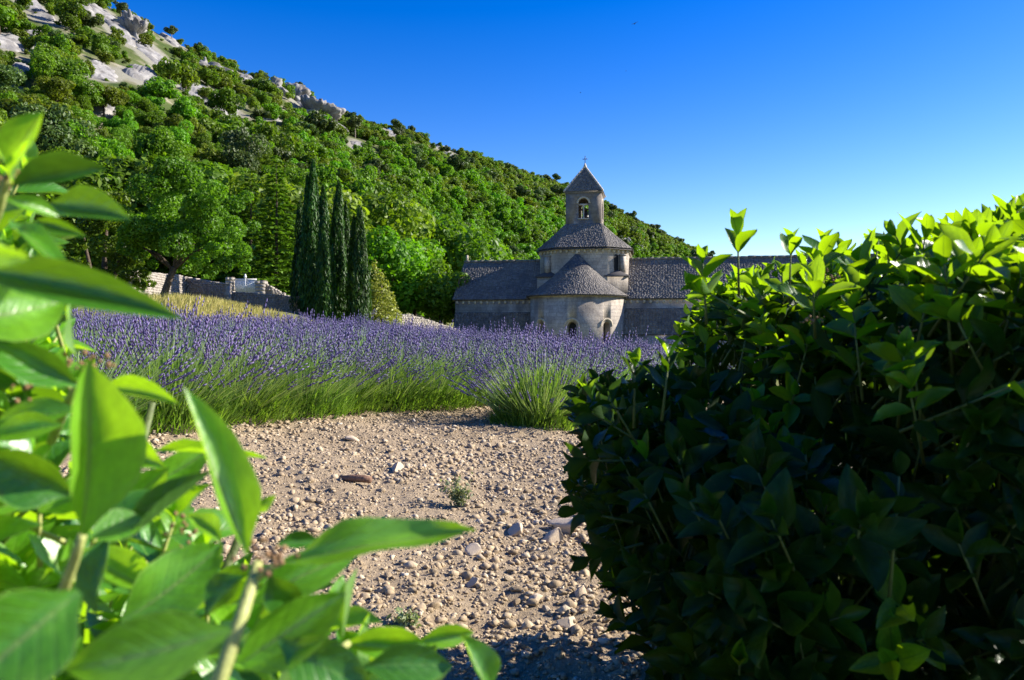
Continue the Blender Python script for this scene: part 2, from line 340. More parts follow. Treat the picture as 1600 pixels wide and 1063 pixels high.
# bare soil sheet
def soil_h(x, y):
    h = fbm(x / .9, y / .9, 3, 31) * .035 + fbm(x / .16, y / .16, 4, 41) * .026 + np.abs(fbm(x / .06, y / .06, 2, 47)) * .018
    h = h + .05 * np.exp(-((x - .1 - (y - 7) * .55) / .6) ** 2) * sstep(5.2, 6.5, y) - .05 * np.exp(-(((x + .55) / .45) ** 2 + ((y - 7.1) / .5) ** 2))
    return terrain(x, y) + h + .012
xs = np.arange(-5.0, 4.6, .027); ys = np.concatenate([np.arange(.8, 7.5, .025), np.arange(7.5, 12.3, .04)])
SX, SY = np.meshgrid(xs, ys); edge = sstep(5.0, 4.6, np.abs(SX + .2)) * sstep(.8, 1.1, SY) * sstep(12.3, 11.9, SY)
SZ = soil_h(SX, SY) - (1 - edge) * .2
nr, nc = SX.shape; idx = np.arange(nr * nc).reshape(nr, nc)
Q = np.stack([idx[:-1, :-1], idx[:-1, 1:], idx[1:, 1:], idx[1:, :-1]], -1).reshape(-1, 4)
tag(link('soil', mesh('soil', np.stack([SX, SY, SZ], -1).reshape(-1, 3), Q, M['soil'], True)), 'bare dry ploughed soil between the shrubs and the lavender', kind='structure')

# ------------------------------------------------------------------ abbey church (local frame: x along the front, y to the back)
CH_A = R(11); CH = empty('abbey_church', (5.65, 64, 0), -CH_A)
tag(CH, 'grey limestone abbey church with round apse, stone slate roofs and square bell tower', 'church')
GZ = -2.6
def tri_solid(P0, P1, name, mat, parent): pass
def arch_prism(cx, z0, zt, wd, n=10):
    """outline (x,z) of an arched opening"""
    r = wd / 2; pts = [(cx - r, z0), (cx + r, z0)]
    for i in range(n + 1):
        a = math.pi * i / n; pts.append((cx + r * math.cos(a), zt - r + r * math.sin(a)))
    return pts
def extrude(outline0, outline1, fn0, fn1):
    n = len(outline0); mb = MB(); V = [fn0(*p) for p in outline0] + [fn1(*p) for p in outline1]
    bm = bmesh.new(); vs = [bm.verts.new(v) for v in V]
    bm.faces.new(vs[:n][::-1]); bm.faces.new(vs[n:])
    for i in range(n): bm.faces.new((vs[i], vs[(i + 1) % n], vs[n + (i + 1) % n], vs[n + i]))
    bmesh.ops.recalc_face_normals(bm, faces=bm.faces); m = bpy.data.meshes.new('cutter'); bm.to_mesh(m); bm.free(); return m
def boolean(o, cutters):
    tmp = []
    for c in cutters:
        co = bpy.data.objects.new('cutter', c); COL.objects.link(co); co.matrix_world = Matrix.Identity(4)
        md = o.modifiers.new('b', 'BOOLEAN'); md.object = co; md.operation = 'DIFFERENCE'; md.solver = 'EXACT'; tmp.append(co)
    par = o.parent; o.parent = None
    dg = bpy.context.evaluated_depsgraph_get(); dg.update()
    nm = bpy.data.meshes.new_from_object(o.evaluated_get(dg)); o.modifiers.clear(); o.data = nm; o.parent = par
    for co in tmp: bpy.data.objects.remove(co)
def slates(name, surf, rows, length, parent, width=.30, th=.024, mat='slate', t0=0, t1=1):
    """surf(u,t): u along the row 0..1, t up the slope 0..1 -> numpy point; length(t): metres along the row."""
    mb = MB(); tint = []
    for r in range(rows):
        t = t0 + (t1 - t0) * r / rows; dt = (t1 - t0) / rows; L = length(t); n = max(2, int(L / (width * .8))); cuts = np.sort(np.clip(np.arange(n + 1) / n + rng.normal(0, .22 / n, n + 1), 0, 1)); cuts[0] = 0; cuts[-1] = 1
        for i in range(n):
            u0, u1 = cuts[i], cuts[i + 1]
            if u1 - u0 < .15 / n: continue
            jl = rng.uniform(-.14, .08) * dt; h = th * rng.uniform(.6, 1.5)
            a, b = np.array(surf(u0, t + jl)), np.array(surf(u1, t + jl)); c, d = np.array(surf(u1, min(1, t + dt * 1.25))), np.array(surf(u0, min(1, t + dt * 1.25)))
            nn = np.cross(b - a, d - a); ln = np.linalg.norm(nn)
            if ln < 1e-9:
                nn = np.cross(b - a, c - a); ln = np.linalg.norm(nn)
                if ln < 1e-9: continue
            nn /= ln; g = (b - a) * .012; k = h * rng.uniform(.9, 1.25)
            top = h * .35
            mb.hexa([a + g, b - g, c - g, d + g, a + g + nn * k, b - g + nn * h, c - g + nn * top, d + g + nn * top])
            tint += [np.clip(rng.normal(.5, .12), 0, 1)] * 8
    o = mb.build(name, M[mat], parent, attr={'tint': tint}); tag(o, kind='stuff'); return o
def lerp(a, b, t): return np.asarray(a) * (1 - t) + np.asarray(b) * t
def roof_plane(name, e0, e1, r0, r1, rows, parent=CH, width=.3, slab=.12):
    e0, e1, r0, r1 = map(np.array, (e0, e1, r0, r1)); n = np.cross(e1 - e0, r0 - e0); n = n / np.linalg.norm(n)
    mb = MB(); mb.hexa([e0 - n * slab, e1 - n * slab, r1 - n * slab, r0 - n * slab, e0, e1, r1, r0])
    o = mb.build(name, M['slate'], parent)
    slates('roof_slates', lambda u, t: lerp(lerp(e0, e1, u), lerp(r0, r1, u), t), rows, lambda t: np.linalg.norm(lerp(e1, r1, t) - lerp(e0, r0, t)), o, width)
    return o
EZ, RZ, RY = 3.62, 7.12, 4.0
XL, XR = -10.95, 27.0
# transept and nave walls
MB().box(XL, XR, 0, .9, GZ, EZ - .1).box(XL, XL + .9, .9, 7.1, GZ, EZ - .1).box(XL, XR, 7.1, 8, GZ, EZ - .1).box(XR - .9, XR, .9, 7.1, GZ, EZ - .1).build('wall', M['wall'], CH)
for x0, x1, nm in ((XL, XL + .8, 0), (XR - .8, XR, 1)):
    MB().add([(x0, .05, EZ - .1), (x1, .05, EZ - .1), (x1, 7.95, EZ - .1), (x0, 7.95, EZ - .1), (x0, RY, RZ - .15), (x1, RY, RZ - .15)], [(0, 3, 2, 1), (0, 1, 5, 4), (2, 3, 4, 5)], [(0, 4, 3), (1, 2, 5)]).build('gable_wall', M['wall'], CH)
OV = .28; sl_ = (RZ - EZ) / RY
roof_plane('nave_roof', (XL - .2, -OV, EZ - OV * sl_), (XR + .2, -OV, EZ - OV * sl_), (XL - .2, RY, RZ), (XR + .2, RY, RZ), 40, width=.28)
MB().hexa([(XR + .2, 8 + OV, EZ - OV * sl_ - .12), (XL - .2, 8 + OV, EZ - OV * sl_ - .12), (XL - .2, RY, RZ - .12), (XR + .2, RY, RZ - .12), (XR + .2, 8 + OV, EZ - OV * sl_), (XL - .2, 8 + OV, EZ - OV * sl_), (XL - .2, RY + .003, RZ - .003), (XR + .2, RY + .003, RZ - .003)]).build('nave_roof', M['slate'], CH)
mb = MB(); x = XL - .2
while x < XR + .1:
    l = rng.uniform(.5, .75); z = RZ + rng.uniform(-.02, .03); mb.box(x, min(x + l - .02, XR + .2), RY - .2, RY + .2, z - .12, z + .1); x += l
tag(mb.build('ridge_stones', M['slate'], CH, attr={'tint': np.full(mb.n, .55)}), kind='stuff')
mb = MB(); mb.box(XL - .15, XR + .1, -.12, -.002, EZ - .36, EZ - .27).build('cornice', M['trim'], CH)
mb = MB(); x = XL + .1
while x < XR:
    if abs(x) > 3.9: mb.box(x, x + .2, -.11, .02, EZ - .62, EZ - .362)
    x += .55
tag(mb.build('corbels', M['trim'], CH), kind='stuff')
MB().box(XL - .02, XL + .16, RY - .1, RY + .1, RZ + .1, RZ + .62).build('ridge_post', M['trim'], CH)
# steep lower roofs in front of the long walls, the projecting wing on the right
def leanto(x0, x1, zt, zb, out, ground, nm='lower_roof', rows=14):
    roof_plane(nm, (x0, -out - .15, zb - .12), (x1, -out - .15, zb - .12), (x0, -.03, zt), (x1, -.03, zt), rows, width=.32)
    MB().box(x0 + .06, x1 - .06, -out, -.05, ground, zb - .14).build('lower_wall', M['wall'], CH)
    for xx in (x0 + .06, x1 - .36):
        MB().add([(xx, -out, zb - .14), (xx + .3, -out, zb - .14), (xx + .3, -.05, zb - .14), (xx, -.05, zb - .14), (xx + .3, -.05, zt - .15), (xx, -.05, zt - .15)], [(0, 1, 2, 3), (0, 5, 4, 1), (2, 4, 5, 3)], [(0, 3, 5), (1, 4, 2)]).build('cheek_wall', M['wall'], CH)
leanto(XL, -3.6, 2.25, .2, .85, GZ)
leanto(3.6, 10.55, 2.55, .42, .95, GZ)
leanto(10.6, 24., 3.3, 1.55, 2.7, GZ, 'wing_roof', 18)
MB().box(10.85, 23.8, -2.85, -2.702, 1.28, 1.38).build('wing_cornice', M['trim'], CH)
mb = MB(); x = 10.9
while x < 23.8: mb.box(x, x + .2, -2.83, -2.69, 1.05, 1.278); x += .6
tag(mb.build('corbels', M['trim'], CH), kind='stuff')
# apse: half round wall with three arched windows
AR, AI, AZ = 4.06, 3.2, 3.66; n = 72
V = []; Qd = []
for i in range(n + 1):
    a = math.pi * i / n; c_, s_ = -math.cos(a), -math.sin(a)
    for r_, z_ in ((AI, GZ), (AR, GZ), (AR, AZ), (AI, AZ)): V.append((c_ * r_, s_ * r_ - .004, z_))
for i in range(n):
    for k in range(4): a_, b_ = i * 4 + k, i * 4 + (k + 1) % 4; Qd.append((a_, a_ + 4, b_ + 4, b_))
Qd += [(0, 1, 2, 3), (n * 4 + 3, n * 4 + 2, n * 4 + 1, n * 4)]
apse = MB().add(V, Qd).build('apse_wall', M['wall'], CH)
bm = bmesh.new(); bm.from_mesh(apse.data); bmesh.ops.recalc_face_normals(bm, faces=bm.faces); bm.to_mesh(apse.data); bm.free()
cuts = []
for wa in (-42, 0, 43):
    A = R(wa); rx = Vector((math.cos(A), math.sin(A), 0)); ry = Vector((-math.sin(A) * -1, -math.cos(A), 0)); ry = Vector((math.sin(A), -math.cos(A), 0)); rx = Vector((math.cos(A), math.sin(A), 0))
    f0 = lambda x, z, k=AI - .3, rx=rx, ry=ry: rx * x + ry * k + Vector((0, 0, z))
    f1 = lambda x, z, k=AR + .3, rx=rx, ry=ry: rx * x + ry * k + Vector((0, 0, z))
    cuts.append(extrude(arch_prism(0, -.22, 1.22, .46), arch_prism(0, -.34, 1.42, .84), f0, f1))
    win = MB(); o = arch_prism(0, -.3, 1.3, .6); ring = [rx * x + ry * (AI + .2) + Vector((0, 0, z)) for x, z in o]
    cen = rx * 0 + ry * (AI + .2) + Vector((0, 0, .5)); win.add([cen] + ring, None, [(0, i + 1, (i + 1) % len(ring) + 1) for i in range(len(ring))])
    wo = win.build('window', M['trim'] if wa == -42 else M['glass'], CH)
    if wa == -42: tag(wo, 'window filled with pale stone')
    # arched hood moulding on the wall
    hb = MB()
    for i in range(14):
        a0 = math.pi * (i + .06) / 14; a1 = math.pi * (i + .94) / 14; P = []
        for kk in (AR - .12, AR + .07):
            for (aa, rr) in ((a0, .52), (a1, .52), (a1, .66), (a0, .66)):
                xx = rr * math.cos(aa); dep = kk - (AR - math.sqrt(AR * AR - xx * xx)); P.append(rx * xx + ry * dep + Vector((0, 0, 1.02 + rr * math.sin(aa))))
        hb.hexa(P)
    tag(hb.build('window_arch', M['trim'], CH))
boolean(apse, cuts)
mb = MB(); nseg = 36
for i in range(nseg):
    a0 = math.pi * (i + .03) / nseg; a1 = math.pi * (i + .97) / nseg
    P = [(-math.cos(a) * r_, -math.sin(a) * r_, z_) for z_ in (AZ - .2, AZ - .02) for r_, a in ((AR - .1, a0), (AR + .12, a0), (AR + .12, a1), (AR - .1, a1))]
    mb.hexa(P)
tag(mb.build('apse_cornice', M['trim'], CH))
AP = np.array((0, .05, 7.42)); AE = AR + .34; ZE = AZ - .06
def cone(u, t):
    a = math.pi * u; e = np.array((-math.cos(a) * AE, -math.sin(a) * AE, ZE)); q = lerp(e, AP, t); q[2] -= .28 * math.sin(math.pi * t); return q
V = [tuple(cone(i / 48, .0) - np.array((0, 0, .1))) for i in range(49)] + [tuple(cone(i / 48, .5) - np.array((0, 0, .05))) for i in range(49)] + [tuple(AP)] + [(0, 0, ZE - .1)]
ac = MB().add(V, [(i, i + 1, 50 + i, 49 + i) for i in range(48)], [(49 + i, 50 + i, 98) for i in range(48)] + [(i + 1, i, 99) for i in range(48)]).build('apse_roof', M['slate'], CH)
slates('roof_slates', cone, 42, lambda t: math.pi * AE * max(.04, 1 - t), ac, .24)
mb = MB(); mb.tube([(0, .0, 7.3), (0, 0, 7.5), (0, 0, 7.72)], [.16, .1, .03], 8).build('roof_finial', M['trim'], CH)
# crossing: square base, eight sided drum, drum roof, bell tower
DX, DY, HW, FW = .4, 4.1, 3.95, 2.1     # centre, half width, half length of the front face
MB().box(DX - HW, DX + HW, DY - HW + .12, DY + HW, 3.6, 5.35).build('drum_base', M['wall'], CH)
oct_ = [(-FW, -HW), (FW, -HW), (HW, -FW), (HW, FW), (FW, HW), (-FW, HW), (-HW, FW), (-HW, -FW)]
def octring(s, z): return [(DX + x * s, DY + y * s, z) for x, y in oct_]
DZ = 7.88
MB().add(octring(1, 3.7) + octring(1, DZ), [(i, (i + 1) % 8, 8 + (i + 1) % 8, 8 + i) for i in range(8)], None).build('drum_wall', M['wall'], CH)
mb = MB(); mb.add(octring(1.035, DZ - .16) + octring(1.035, DZ), [(i, (i + 1) % 8, 8 + (i + 1) % 8, 8 + i) for i in range(8)] + [(0, 3, 2, 1), (0, 5, 4, 3), (0, 7, 6, 5)] + [(8, 9, 10, 11), (8, 11, 12, 13), (8, 13, 14, 15)]).build('drum_cornice', M['trim'], CH)
mb = MB()
for i in range(8):
    p, q = np.array(octring(1, 0)[i]), np.array(octring(1, 0)[(i + 1) % 8]); d = (q - p); L = np.linalg.norm(d); d /= L; nn = np.array((d[1], -d[0], 0))
    k = int(L / .5)
    for j in range(k):
        c = p + d * (j + .5) / k * L + nn * .06; mb.obox(c + np.array((0, 0, DZ - .31)), d * .09, nn * .1, np.array((0, 0, .145)))
tag(mb.build('drum_corbels', M['trim'], CH), kind='stuff')
# pillars and small sloped caps at the two front corners
for sx in (-1, 1):
    cN = np.array((sx * .7071, -.7071, 0)); d = np.array((.7071, sx * .7071, 0)); mid = np.array((DX + sx * (FW + HW) / 2, DY - (FW + HW) / 2, 0))
    off = .42 if sx > 0 else .1
    MB().obox(mid + d * off + cN * .22 + np.array((0, 0, 6.45)), d * .22, cN * .22, (0, 0, .75)).obox(mid + d * off + cN * .24 + np.array((0, 0, 7.24)), d * .27, cN * .26, (0, 0, .04)).build('drum_pillar', M['wall'], CH)
    wx = mid + d * (off - .58); P = [wx + cN * .02 + d * (x - 0) + np.array((0, 0, z)) for x, z in arch_prism(0, 5.85, 7.3, .5)]; c0 = wx + cN * .02 + np.array((0, 0, 6.5))
    MB().add([c0] + P, None, [(0, i + 1, (i + 1) % len(P) + 1) for i in range(len(P))]).build('window', M['glass'], CH)  # dark pane standing in for the pillar's shadow on this face, no real opening
    cr = np.array((DX + sx * (HW + .1), DY - HW - .02, 5.42)); a_ = np.array((DX + sx * (FW - .15), DY - HW - .02, 5.42)); b_ = np.array((DX + sx * (HW + .1), DY - FW + .15, 5.42)); tp = mid + np.array((0, 0, 5.95)) + cN * .02
    th_ = np.array((0, 0, -.14)); MB().add([cr, a_, b_, tp, cr + th_, a_ + th_, b_ + th_], [(0, 1, 5, 4), (2, 0, 4, 6)], [(0, 3, 1), (0, 2, 3), (4, 5, 6)]).build('corner_cap', M['slate'], CH)
TW, TB, TE, TA = 1.6, 10.05, 13.05, 15.75
TX, TY = DX - .08, DY
base = octring(1.09, DZ - .02)
top8 = [(TX + x / FW * TW if abs(x) == FW else TX + math.copysign(TW, x), TY + math.copysign(TW, y), TB + .25) for x, y in oct_]
top8 = [(TX + math.copysign(TW + .02, x), TY + math.copysign(TW + .02, y), TB + .2) for x, y in oct_]
dr = MB().add([(x, y, z - .16) for x, y, z in base] + [(x, y, z - .16) for x, y, z in top8], [(i, (i + 1) % 8, 8 + (i + 1) % 8, 8 + i) for i in (0, 2, 4, 6)], [(i, (i + 1) % 8, 8 + i) for i in (1, 3, 5, 7)]).build('drum_roof', M['slate'], CH)
def drumface(i):
    e0, e1, r0, r1 = map(np.array, (base[i], base[(i + 1) % 8], top8[i], top8[(i + 1) % 8]))
    return lambda u, t: lerp(lerp(e0, e1, u), lerp(r0, r1, u), t) - np.array((0, 0, .07 * math.sin(math.pi * t))), lambda t: np.linalg.norm(lerp(e1, r1, t) - lerp(e0, r0, t))
for i in (7, 0, 1, 2):
    f_, l_ = drumface(i); slates('roof_slates', f_, 28, l_, dr, .23)
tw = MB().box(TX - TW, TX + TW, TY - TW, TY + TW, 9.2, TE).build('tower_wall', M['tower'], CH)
inner = MB(); inner.box(TX - TW + .4, TX + TW - .4, TY - TW + .4, TY + TW - .4, 10.4, TE - .2); im = mesh('cutter', np.concatenate(inner.v), np.concatenate(inner.q))
OW, OZ0, OZ1 = .92, 10.75, 12.55
boolean(tw, [im, extrude(arch_prism(0, OZ0, OZ1, OW), arch_prism(0, OZ0, OZ1, OW), lambda x, z: Vector((TX + x, TY - TW - .3, z)), lambda x, z: Vector((TX + x, TY + TW + .3, z))),
             extrude(arch_prism(0, OZ0, OZ1, OW), arch_prism(0, OZ0, OZ1, OW), lambda x, z: Vector((TX - TW - .3, TY + x, z)), lambda x, z: Vector((TX + TW + .3, TY + x, z)))])
def tower_window(front):
    f = (lambda x, y, z: (TX + x, TY - TW + y, z)) if front else (lambda x, y, z: (TX + TW - y, TY + x, z))
    def bx(mb, x0, x1, y0, y1, z0, z1): mb.hexa([f(x0, y0, z0), f(x1, y0, z0), f(x1, y1, z0), f(x0, y1, z0), f(x0, y0, z1), f(x1, y0, z1), f(x1, y1, z1), f(x0, y1, z1)])
    mb = MB(); bx(mb, -OW / 2, OW / 2, .1, .3, OZ1 - .62, OZ1 - .48); mb.build('window_lintel', M['trim'], CH)
    mb = MB(); mb.tube([f(0, .2, OZ0), f(0, .2, OZ0 + .08), f(0, .2, OZ0 + .1), f(0, .2, OZ1 - .78), f(0, .2, OZ1 - .62)], [.11, .11, .065, .065, .12], 8).build('window_column', M['trim'], CH)
    mb = MB()
    for i in range(12):
        a0, a1 = math.pi * (i + .05) / 12, math.pi * (i + .95) / 12; P = []
        for y in (-.035, .2):
            for rr, aa in ((OW / 2 + .003, a0), (OW / 2 + .003, a1), (OW / 2 + .17, a1), (OW / 2 + .17, a0)): P.append(f(rr * math.cos(aa), y, OZ1 - OW / 2 + rr * math.sin(aa)))
        mb.hexa(P)
    mb.build('window_arch', M['trim'], CH)
    mb = MB(); bx(mb, -OW / 2 - .05, OW / 2 + .05, -.05, .25, OZ0 - .1, OZ0 - .002); mb.build('window_sill', M['trim'], CH)
tower_window(True); tower_window(False)
mb = MB()
mb.box(TX - TW - .1, TX + TW + .1, TY - TW - .1, TY + TW + .1, TE - .02, TE + .12).build('tower_cornice', M['tower'], CH)
PB = [(TX - TW - .16, TY - TW - .16, TE + .12), (TX + TW + .16, TY - TW - .16, TE + .12), (TX + TW + .16, TY + TW + .16, TE + .12), (TX - TW - .16, TY + TW + .16, TE + .12)]; PA = (TX, TY, TA)
pr = MB().add(PB + [PA], [(0, 3, 2, 1)], [(0, 1, 4), (1, 2, 4), (2, 3, 4), (3, 0, 4)]).build('tower_roof', M['slate'], CH)
for i in (3, 0, 1):
    e0, e1, ra = np.array(PB[i]), np.array(PB[(i + 1) % 4]), np.array(PA)
    slates('roof_slates', lambda u, t, e0=e0, e1=e1: lerp(lerp(e0, e1, u), ra, t), 20, lambda t: 3.5 * max(.05, 1 - t), pr, .27, .035)
mb = MB()
for i in range(4):
    p = np.array(PB[i]); q = np.array(PA); n_ = 9
    for j in range(n_):
        a_, b_ = lerp(p, q, j / n_ + .004), lerp(p, q, (j + 1) / n_ - .004); mb.tube([a_, b_], .10, 6)
mb.build('hip_stones', M['trim'], pr)
mb = MB(); mb.tube([(TX, TY, TA - .15), (TX, TY, TA + .1), (TX, TY, TA + .3)], [.2, .12, .05], 8).build('tower_finial', M['trim'], CH)
MB().box(TX - .03, TX + .03, TY - .03, TY + .03, TA + .28, TA + .98).box(TX - .23, TX - .031, TY - .028, TY + .028, TA + .66, TA + .72).box(TX + .031, TX + .23, TY - .028, TY + .028, TA + .66, TA + .72).build('cross', M['iron'], CH)
# bell in the tower
mb = MB(); mb.tube([(TX + .05, TY, 11.0), (TX + .05, TY, 11.1), (TX + .05, TY, 11.4), (TX + .05, TY, 11.62), (TX + .05, TY, 11.7)], [.36, .33, .24, .2, .06], 14).build('bell', M['iron'], CH, True)
mb = MB(); mb.box(TX - TW + .4, TX + TW - .4, TY - .07, TY + .07, 11.7, 11.85).build('bell_beam', M['wood'], CH)

# ------------------------------------------------------------------ walls and gate at the left
def rubble_wall(name, A, B, za, zb, th, label, base=None):
    """A,B plan points, za/zb top heights; the two faces and the top are courses of rough stones."""
    A = np.array(A, float); B = np.array(B, float); L = np.linalg.norm(B - A); d = (B - A) / L; nn = np.array((d[1], -d[0]))
    root = empty(name, (A[0], A[1], gz(*A))); tag(root, label, 'wall'); oz = root.location.z
    core = MB(); face = MB(); tint = []
    g0 = min(gz(*A), gz(*B)) - .4 if base is None else base
    P = []
    for (pt, zt) in ((A, za), (B, zb)): pass
    def p3(s, o, z): q = A + d * s + nn * o; return np.array((q[0] - A[0], q[1] - A[1], z - oz))
    h = th / 2 - .06
    core.hexa([p3(0, h, g0), p3(L, h, g0), p3(L, -h, g0), p3(0, -h, g0), p3(0, h, za - .05), p3(L, h, zb - .05), p3(L, -h, zb - .05), p3(0, -h, za - .05)])
    core.build('wall_core', M['rubble'], root)
    z = g0
    while z < max(za, zb):
        ch = rng.uniform(.09, .15); s = 0
        while s < L:
            l = rng.uniform(.12, .27); e = min(L, s + l); mid = (s + e) / 2; top = za + (zb - za) * mid / L + rng.uniform(-.015, .025)
            if z < top - .05:
                z1 = min(z + ch - .008, top); o = th / 2 + rng.uniform(-.04, .04); j = lambda: rng.uniform(-.016, .016)
                face.hexa([p3(s + .018 + j(), o - .02, z + j()), p3(e - .018 + j(), o - .02, z + j()), p3(e, -o, z), p3(s, -o, z), p3(s + .015 + j(), o + j(), z1 + j()), p3(e - .015 + j(), o + j(), z1 + j()), p3(e, -o, z1), p3(s, -o, z1)])
            s = e
        z += ch
    tag(face.build('wall_stones', M['rubble'], root), kind='stuff'); return root
def pl(px, d): return ((px - CX) / F * d, d)
def zt(py, d): return EYE - (py - HY) / F * d
rubble_wall('stone_wall', pl(204, 36.5), pl(284, 45), zt(424, 36.5), zt(431, 45), .6, 'sunlit pale rubble wall behind the leaning tree trunk')
rubble_wall('stone_wall', pl(285, 45.3), pl(357, 44.2), zt(432, 45.3), zt(444, 44.2), .5, 'shaded rubble wall running from the tree trunk to the white gate')
rubble_wall('stone_wall', pl(360, 45.7), pl(470, 45.7), zt(455.5, 45.7), zt(464, 45.7), .6, 'dark terrace wall below the white gate beside the cypresses')
rubble_wall('stone_wall', pl(620, 54), pl(640, 55), zt(492, 54), zt(491, 55), .5, 'short end of low field wall right of the yellow green shrub')
rubble_wall('stone_wall', pl(641, 55.2), pl(716, 60.5), zt(492, 55), zt(516, 60.5), .5, 'low shaded field wall sloping down to the church corner')
def pier(px, w_, pyt, d, label):
    x, y = pl(px, d); r = empty('gate_pier', (x, y, gz(x, y))); tag(r, label, 'gate pier'); top = zt(pyt, d) - r.location.z; mb = MB(); hw = w_ / F * d / 2; z = -.3
    core = MB(); core.box(-hw + .06, hw - .06, -hw + .06, hw - .06, -.3, top - .05).build('pier_core', M['rubble'], r)
    while z < top:
        ch = min(rng.uniform(.18, .28), top - z + .02)
        for (sx, sy) in ((-1, -1), (1, -1), (1, 1), (-1, 1)):
            c = hw * rng.uniform(.93, 1.07); mb.box(min(0, sx * c), max(0, sx * c), min(0, sy * c), max(0, sy * c), z, z + ch - .02)
        z += ch
    tag(mb.build('pier_stones', M['rubble'], r), kind='stuff')
pier(360, 11, 433.5, 50.5, 'pale stone pier at the left side of the white gate')
pier(408.5, 15, 439, 50.5, 'pale stone pier at the right side of the white gate')
rubble_wall('stone_wall', pl(416, 50.6), pl(452, 50.8), zt(443, 50.5), zt(463, 50.5), .5, 'sunlit stepped wall end descending right of the white gate')
gx0, gy = pl(366, 50.5); gx1, _ = pl(401, 50.5); gzb, gzt = zt(459, 50.5), zt(436, 50.5)
G = empty('garden_gate', ((gx0 + gx1) / 2, gy, gzb)); tag(G, 'white painted gate of narrow upright slats between two stone piers', 'gate')
hw = (gx1 - gx0) / 2; gh = gzt - gzb
slat_m = None
for i in range(26):
    x = -hw + .06 + i * (2 * hw - .12) / 25
    if slat_m is None: slat_m = MB().box(-.02, .02, -.012, .012, .06, gh - .06).build('slat', M['white'], G); slat_m.location = (x, 0, 0)
    else:
        c = slat_m.copy(); COL.objects.link(c); c.parent = G; c.location = (x, 0, 0)
for z in (.03, gh - .03): MB().box(-hw, hw, -.03, .03, z - .04, z + .04).build('rail', M['white'], G)
MB().box(-.04, .04, -.045, -.031, -.05, gh + .05).build('meeting_stile', M['white'], G)
MB().tube([(0, -.03, gh + .05), (0, -.03, gh + .12), (0, -.03, gh + .22), (0, -.03, gh + .34)], [.05, .1, .07, .02], 8).build('finial', M['white'], G)

# ------------------------------------------------------------------ trees
def quads_from(P, Nrm, size, asp=1.0, dirv=None, fold=.18):
    """leaf cards: P centres, Nrm normals, size per card; returns V,Q"""
    n = len(P); Nrm = Nrm / np.linalg.norm(Nrm, axis=1, keepdims=True)
    a = rng.normal(size=(n, 3)) if dirv is None else dirv + rng.normal(0, .15, (n, 3))
    a = a - Nrm * np.sum(a * Nrm, 1, keepdims=True); a /= np.linalg.norm(a, axis=1, keepdims=True); b = np.cross(Nrm, a)
    s = size[:, None]
    V = np.stack([P - a * s, P + b * s * .62 * asp + Nrm * s * fold, P + a * s, P - b * s * .62 * asp + Nrm * s * fold], 1).reshape(-1, 3)
    i = np.arange(n)[:, None] * 4
    return V, np.concatenate([i + np.array([[0, 1, 2]]), i + np.array([[0, 2, 3]])], 0)
def crown(name, mat, blobs, nleaf, leaf, up=.25, jit=.7):
    B = np.array(blobs); wts = B[:, 3] ** 2; k = rng.choice(len(B), nleaf, p=wts / wts.sum())
    d = rng.normal(size=(nleaf, 3)); d[:, 2] += .25; d /= np.linalg.norm(d, axis=1, keepdims=True)
    rr = B[k, 3] * rng.uniform(.55, 1.04, nleaf) ** .5
    P = B[k, :3] + d * rr[:, None] * np.array((1, 1, .85)); Nn = d + rng.normal(0, jit, (nleaf, 3)) + np.array((0, 0, up))
    V, T = quads_from(P, Nn, leaf * rng.uniform(.6, 1.35, nleaf))
    bt = rng.uniform(.0, .45, len(B))
    t = np.clip(bt[k] + rng.uniform(0, .6, nleaf), 0, 1)
    return mesh(name, V, T, mat, False, attr={'tint': np.repeat(t, 4)})
def blobset(rx, rz, n, z0, rmin=.3, rmax=.5, flat=0):
    out = []
    for i in range(n):
        d = rng.normal(size=3); d[2] = abs(d[2]) * 1 if flat else d[2]; d /= np.linalg.norm(d); f = rng.uniform(.35, .85)
        r = rng.uniform(rmin, rmax) * rx
        out.append((d[0] * f * rx, d[1] * f * rx, z0 + d[2] * f * rz, r))
    out.append((0, 0, z0, .45 * rx)); return out
def trunk_mesh(h, r, lean=(0, 0), forks=3, mat='bark', spread=.5):
    mb = MB(); top = (lean[0], lean[1], h); mb.tube([(0, 0, -.5), (lean[0] * .15, lean[1] * .15, h * .3), (lean[0] * .5, lean[1] * .5, h * .65), top], [r * 1.25, r, r * .85, r * .65], 8)
    for i in range(forks):
        a = 6.283 * i / forks + rng.uniform(0, 1); e = Vector(top) + Vector((math.cos(a) * spread * h, math.sin(a) * spread * h, h * rng.uniform(.4, .75)))
        m_ = Vector(top).lerp(e, .5) + Vector((0, 0, .08 * h)); mb.tube([Vector(top) - Vector((0, 0, .15)), m_, e], [r * .6, r * .42, r * .15], 6)
    return mb
def taper(h, r):
    mb = MB(); mb.tube([(0, 0, -.5), (0, 0, h * .3), (.02, 0, h * .7), (0, 0, h)], [r * 1.2, r * .85, r * .4, r * .06], 7); return mb
def make_tree(name, label, cat, loc, cm, tm, rz=0, s=1, group=None):
    t = empty(name, loc, rz); t.scale = (s, s, s); tag(t, label, cat, group); link('crown', cm, t)
    if tm: link('trunk', tm, t)
    return t
def tm(mb, mat='bark'): return mesh('trunk', np.concatenate(mb.v), [np.concatenate(mb.q), np.concatenate(mb.t)], M[mat], True)
def ground_at(px, d): x, y = pl(px, d); return Vector((x, y, gz(x, y)))
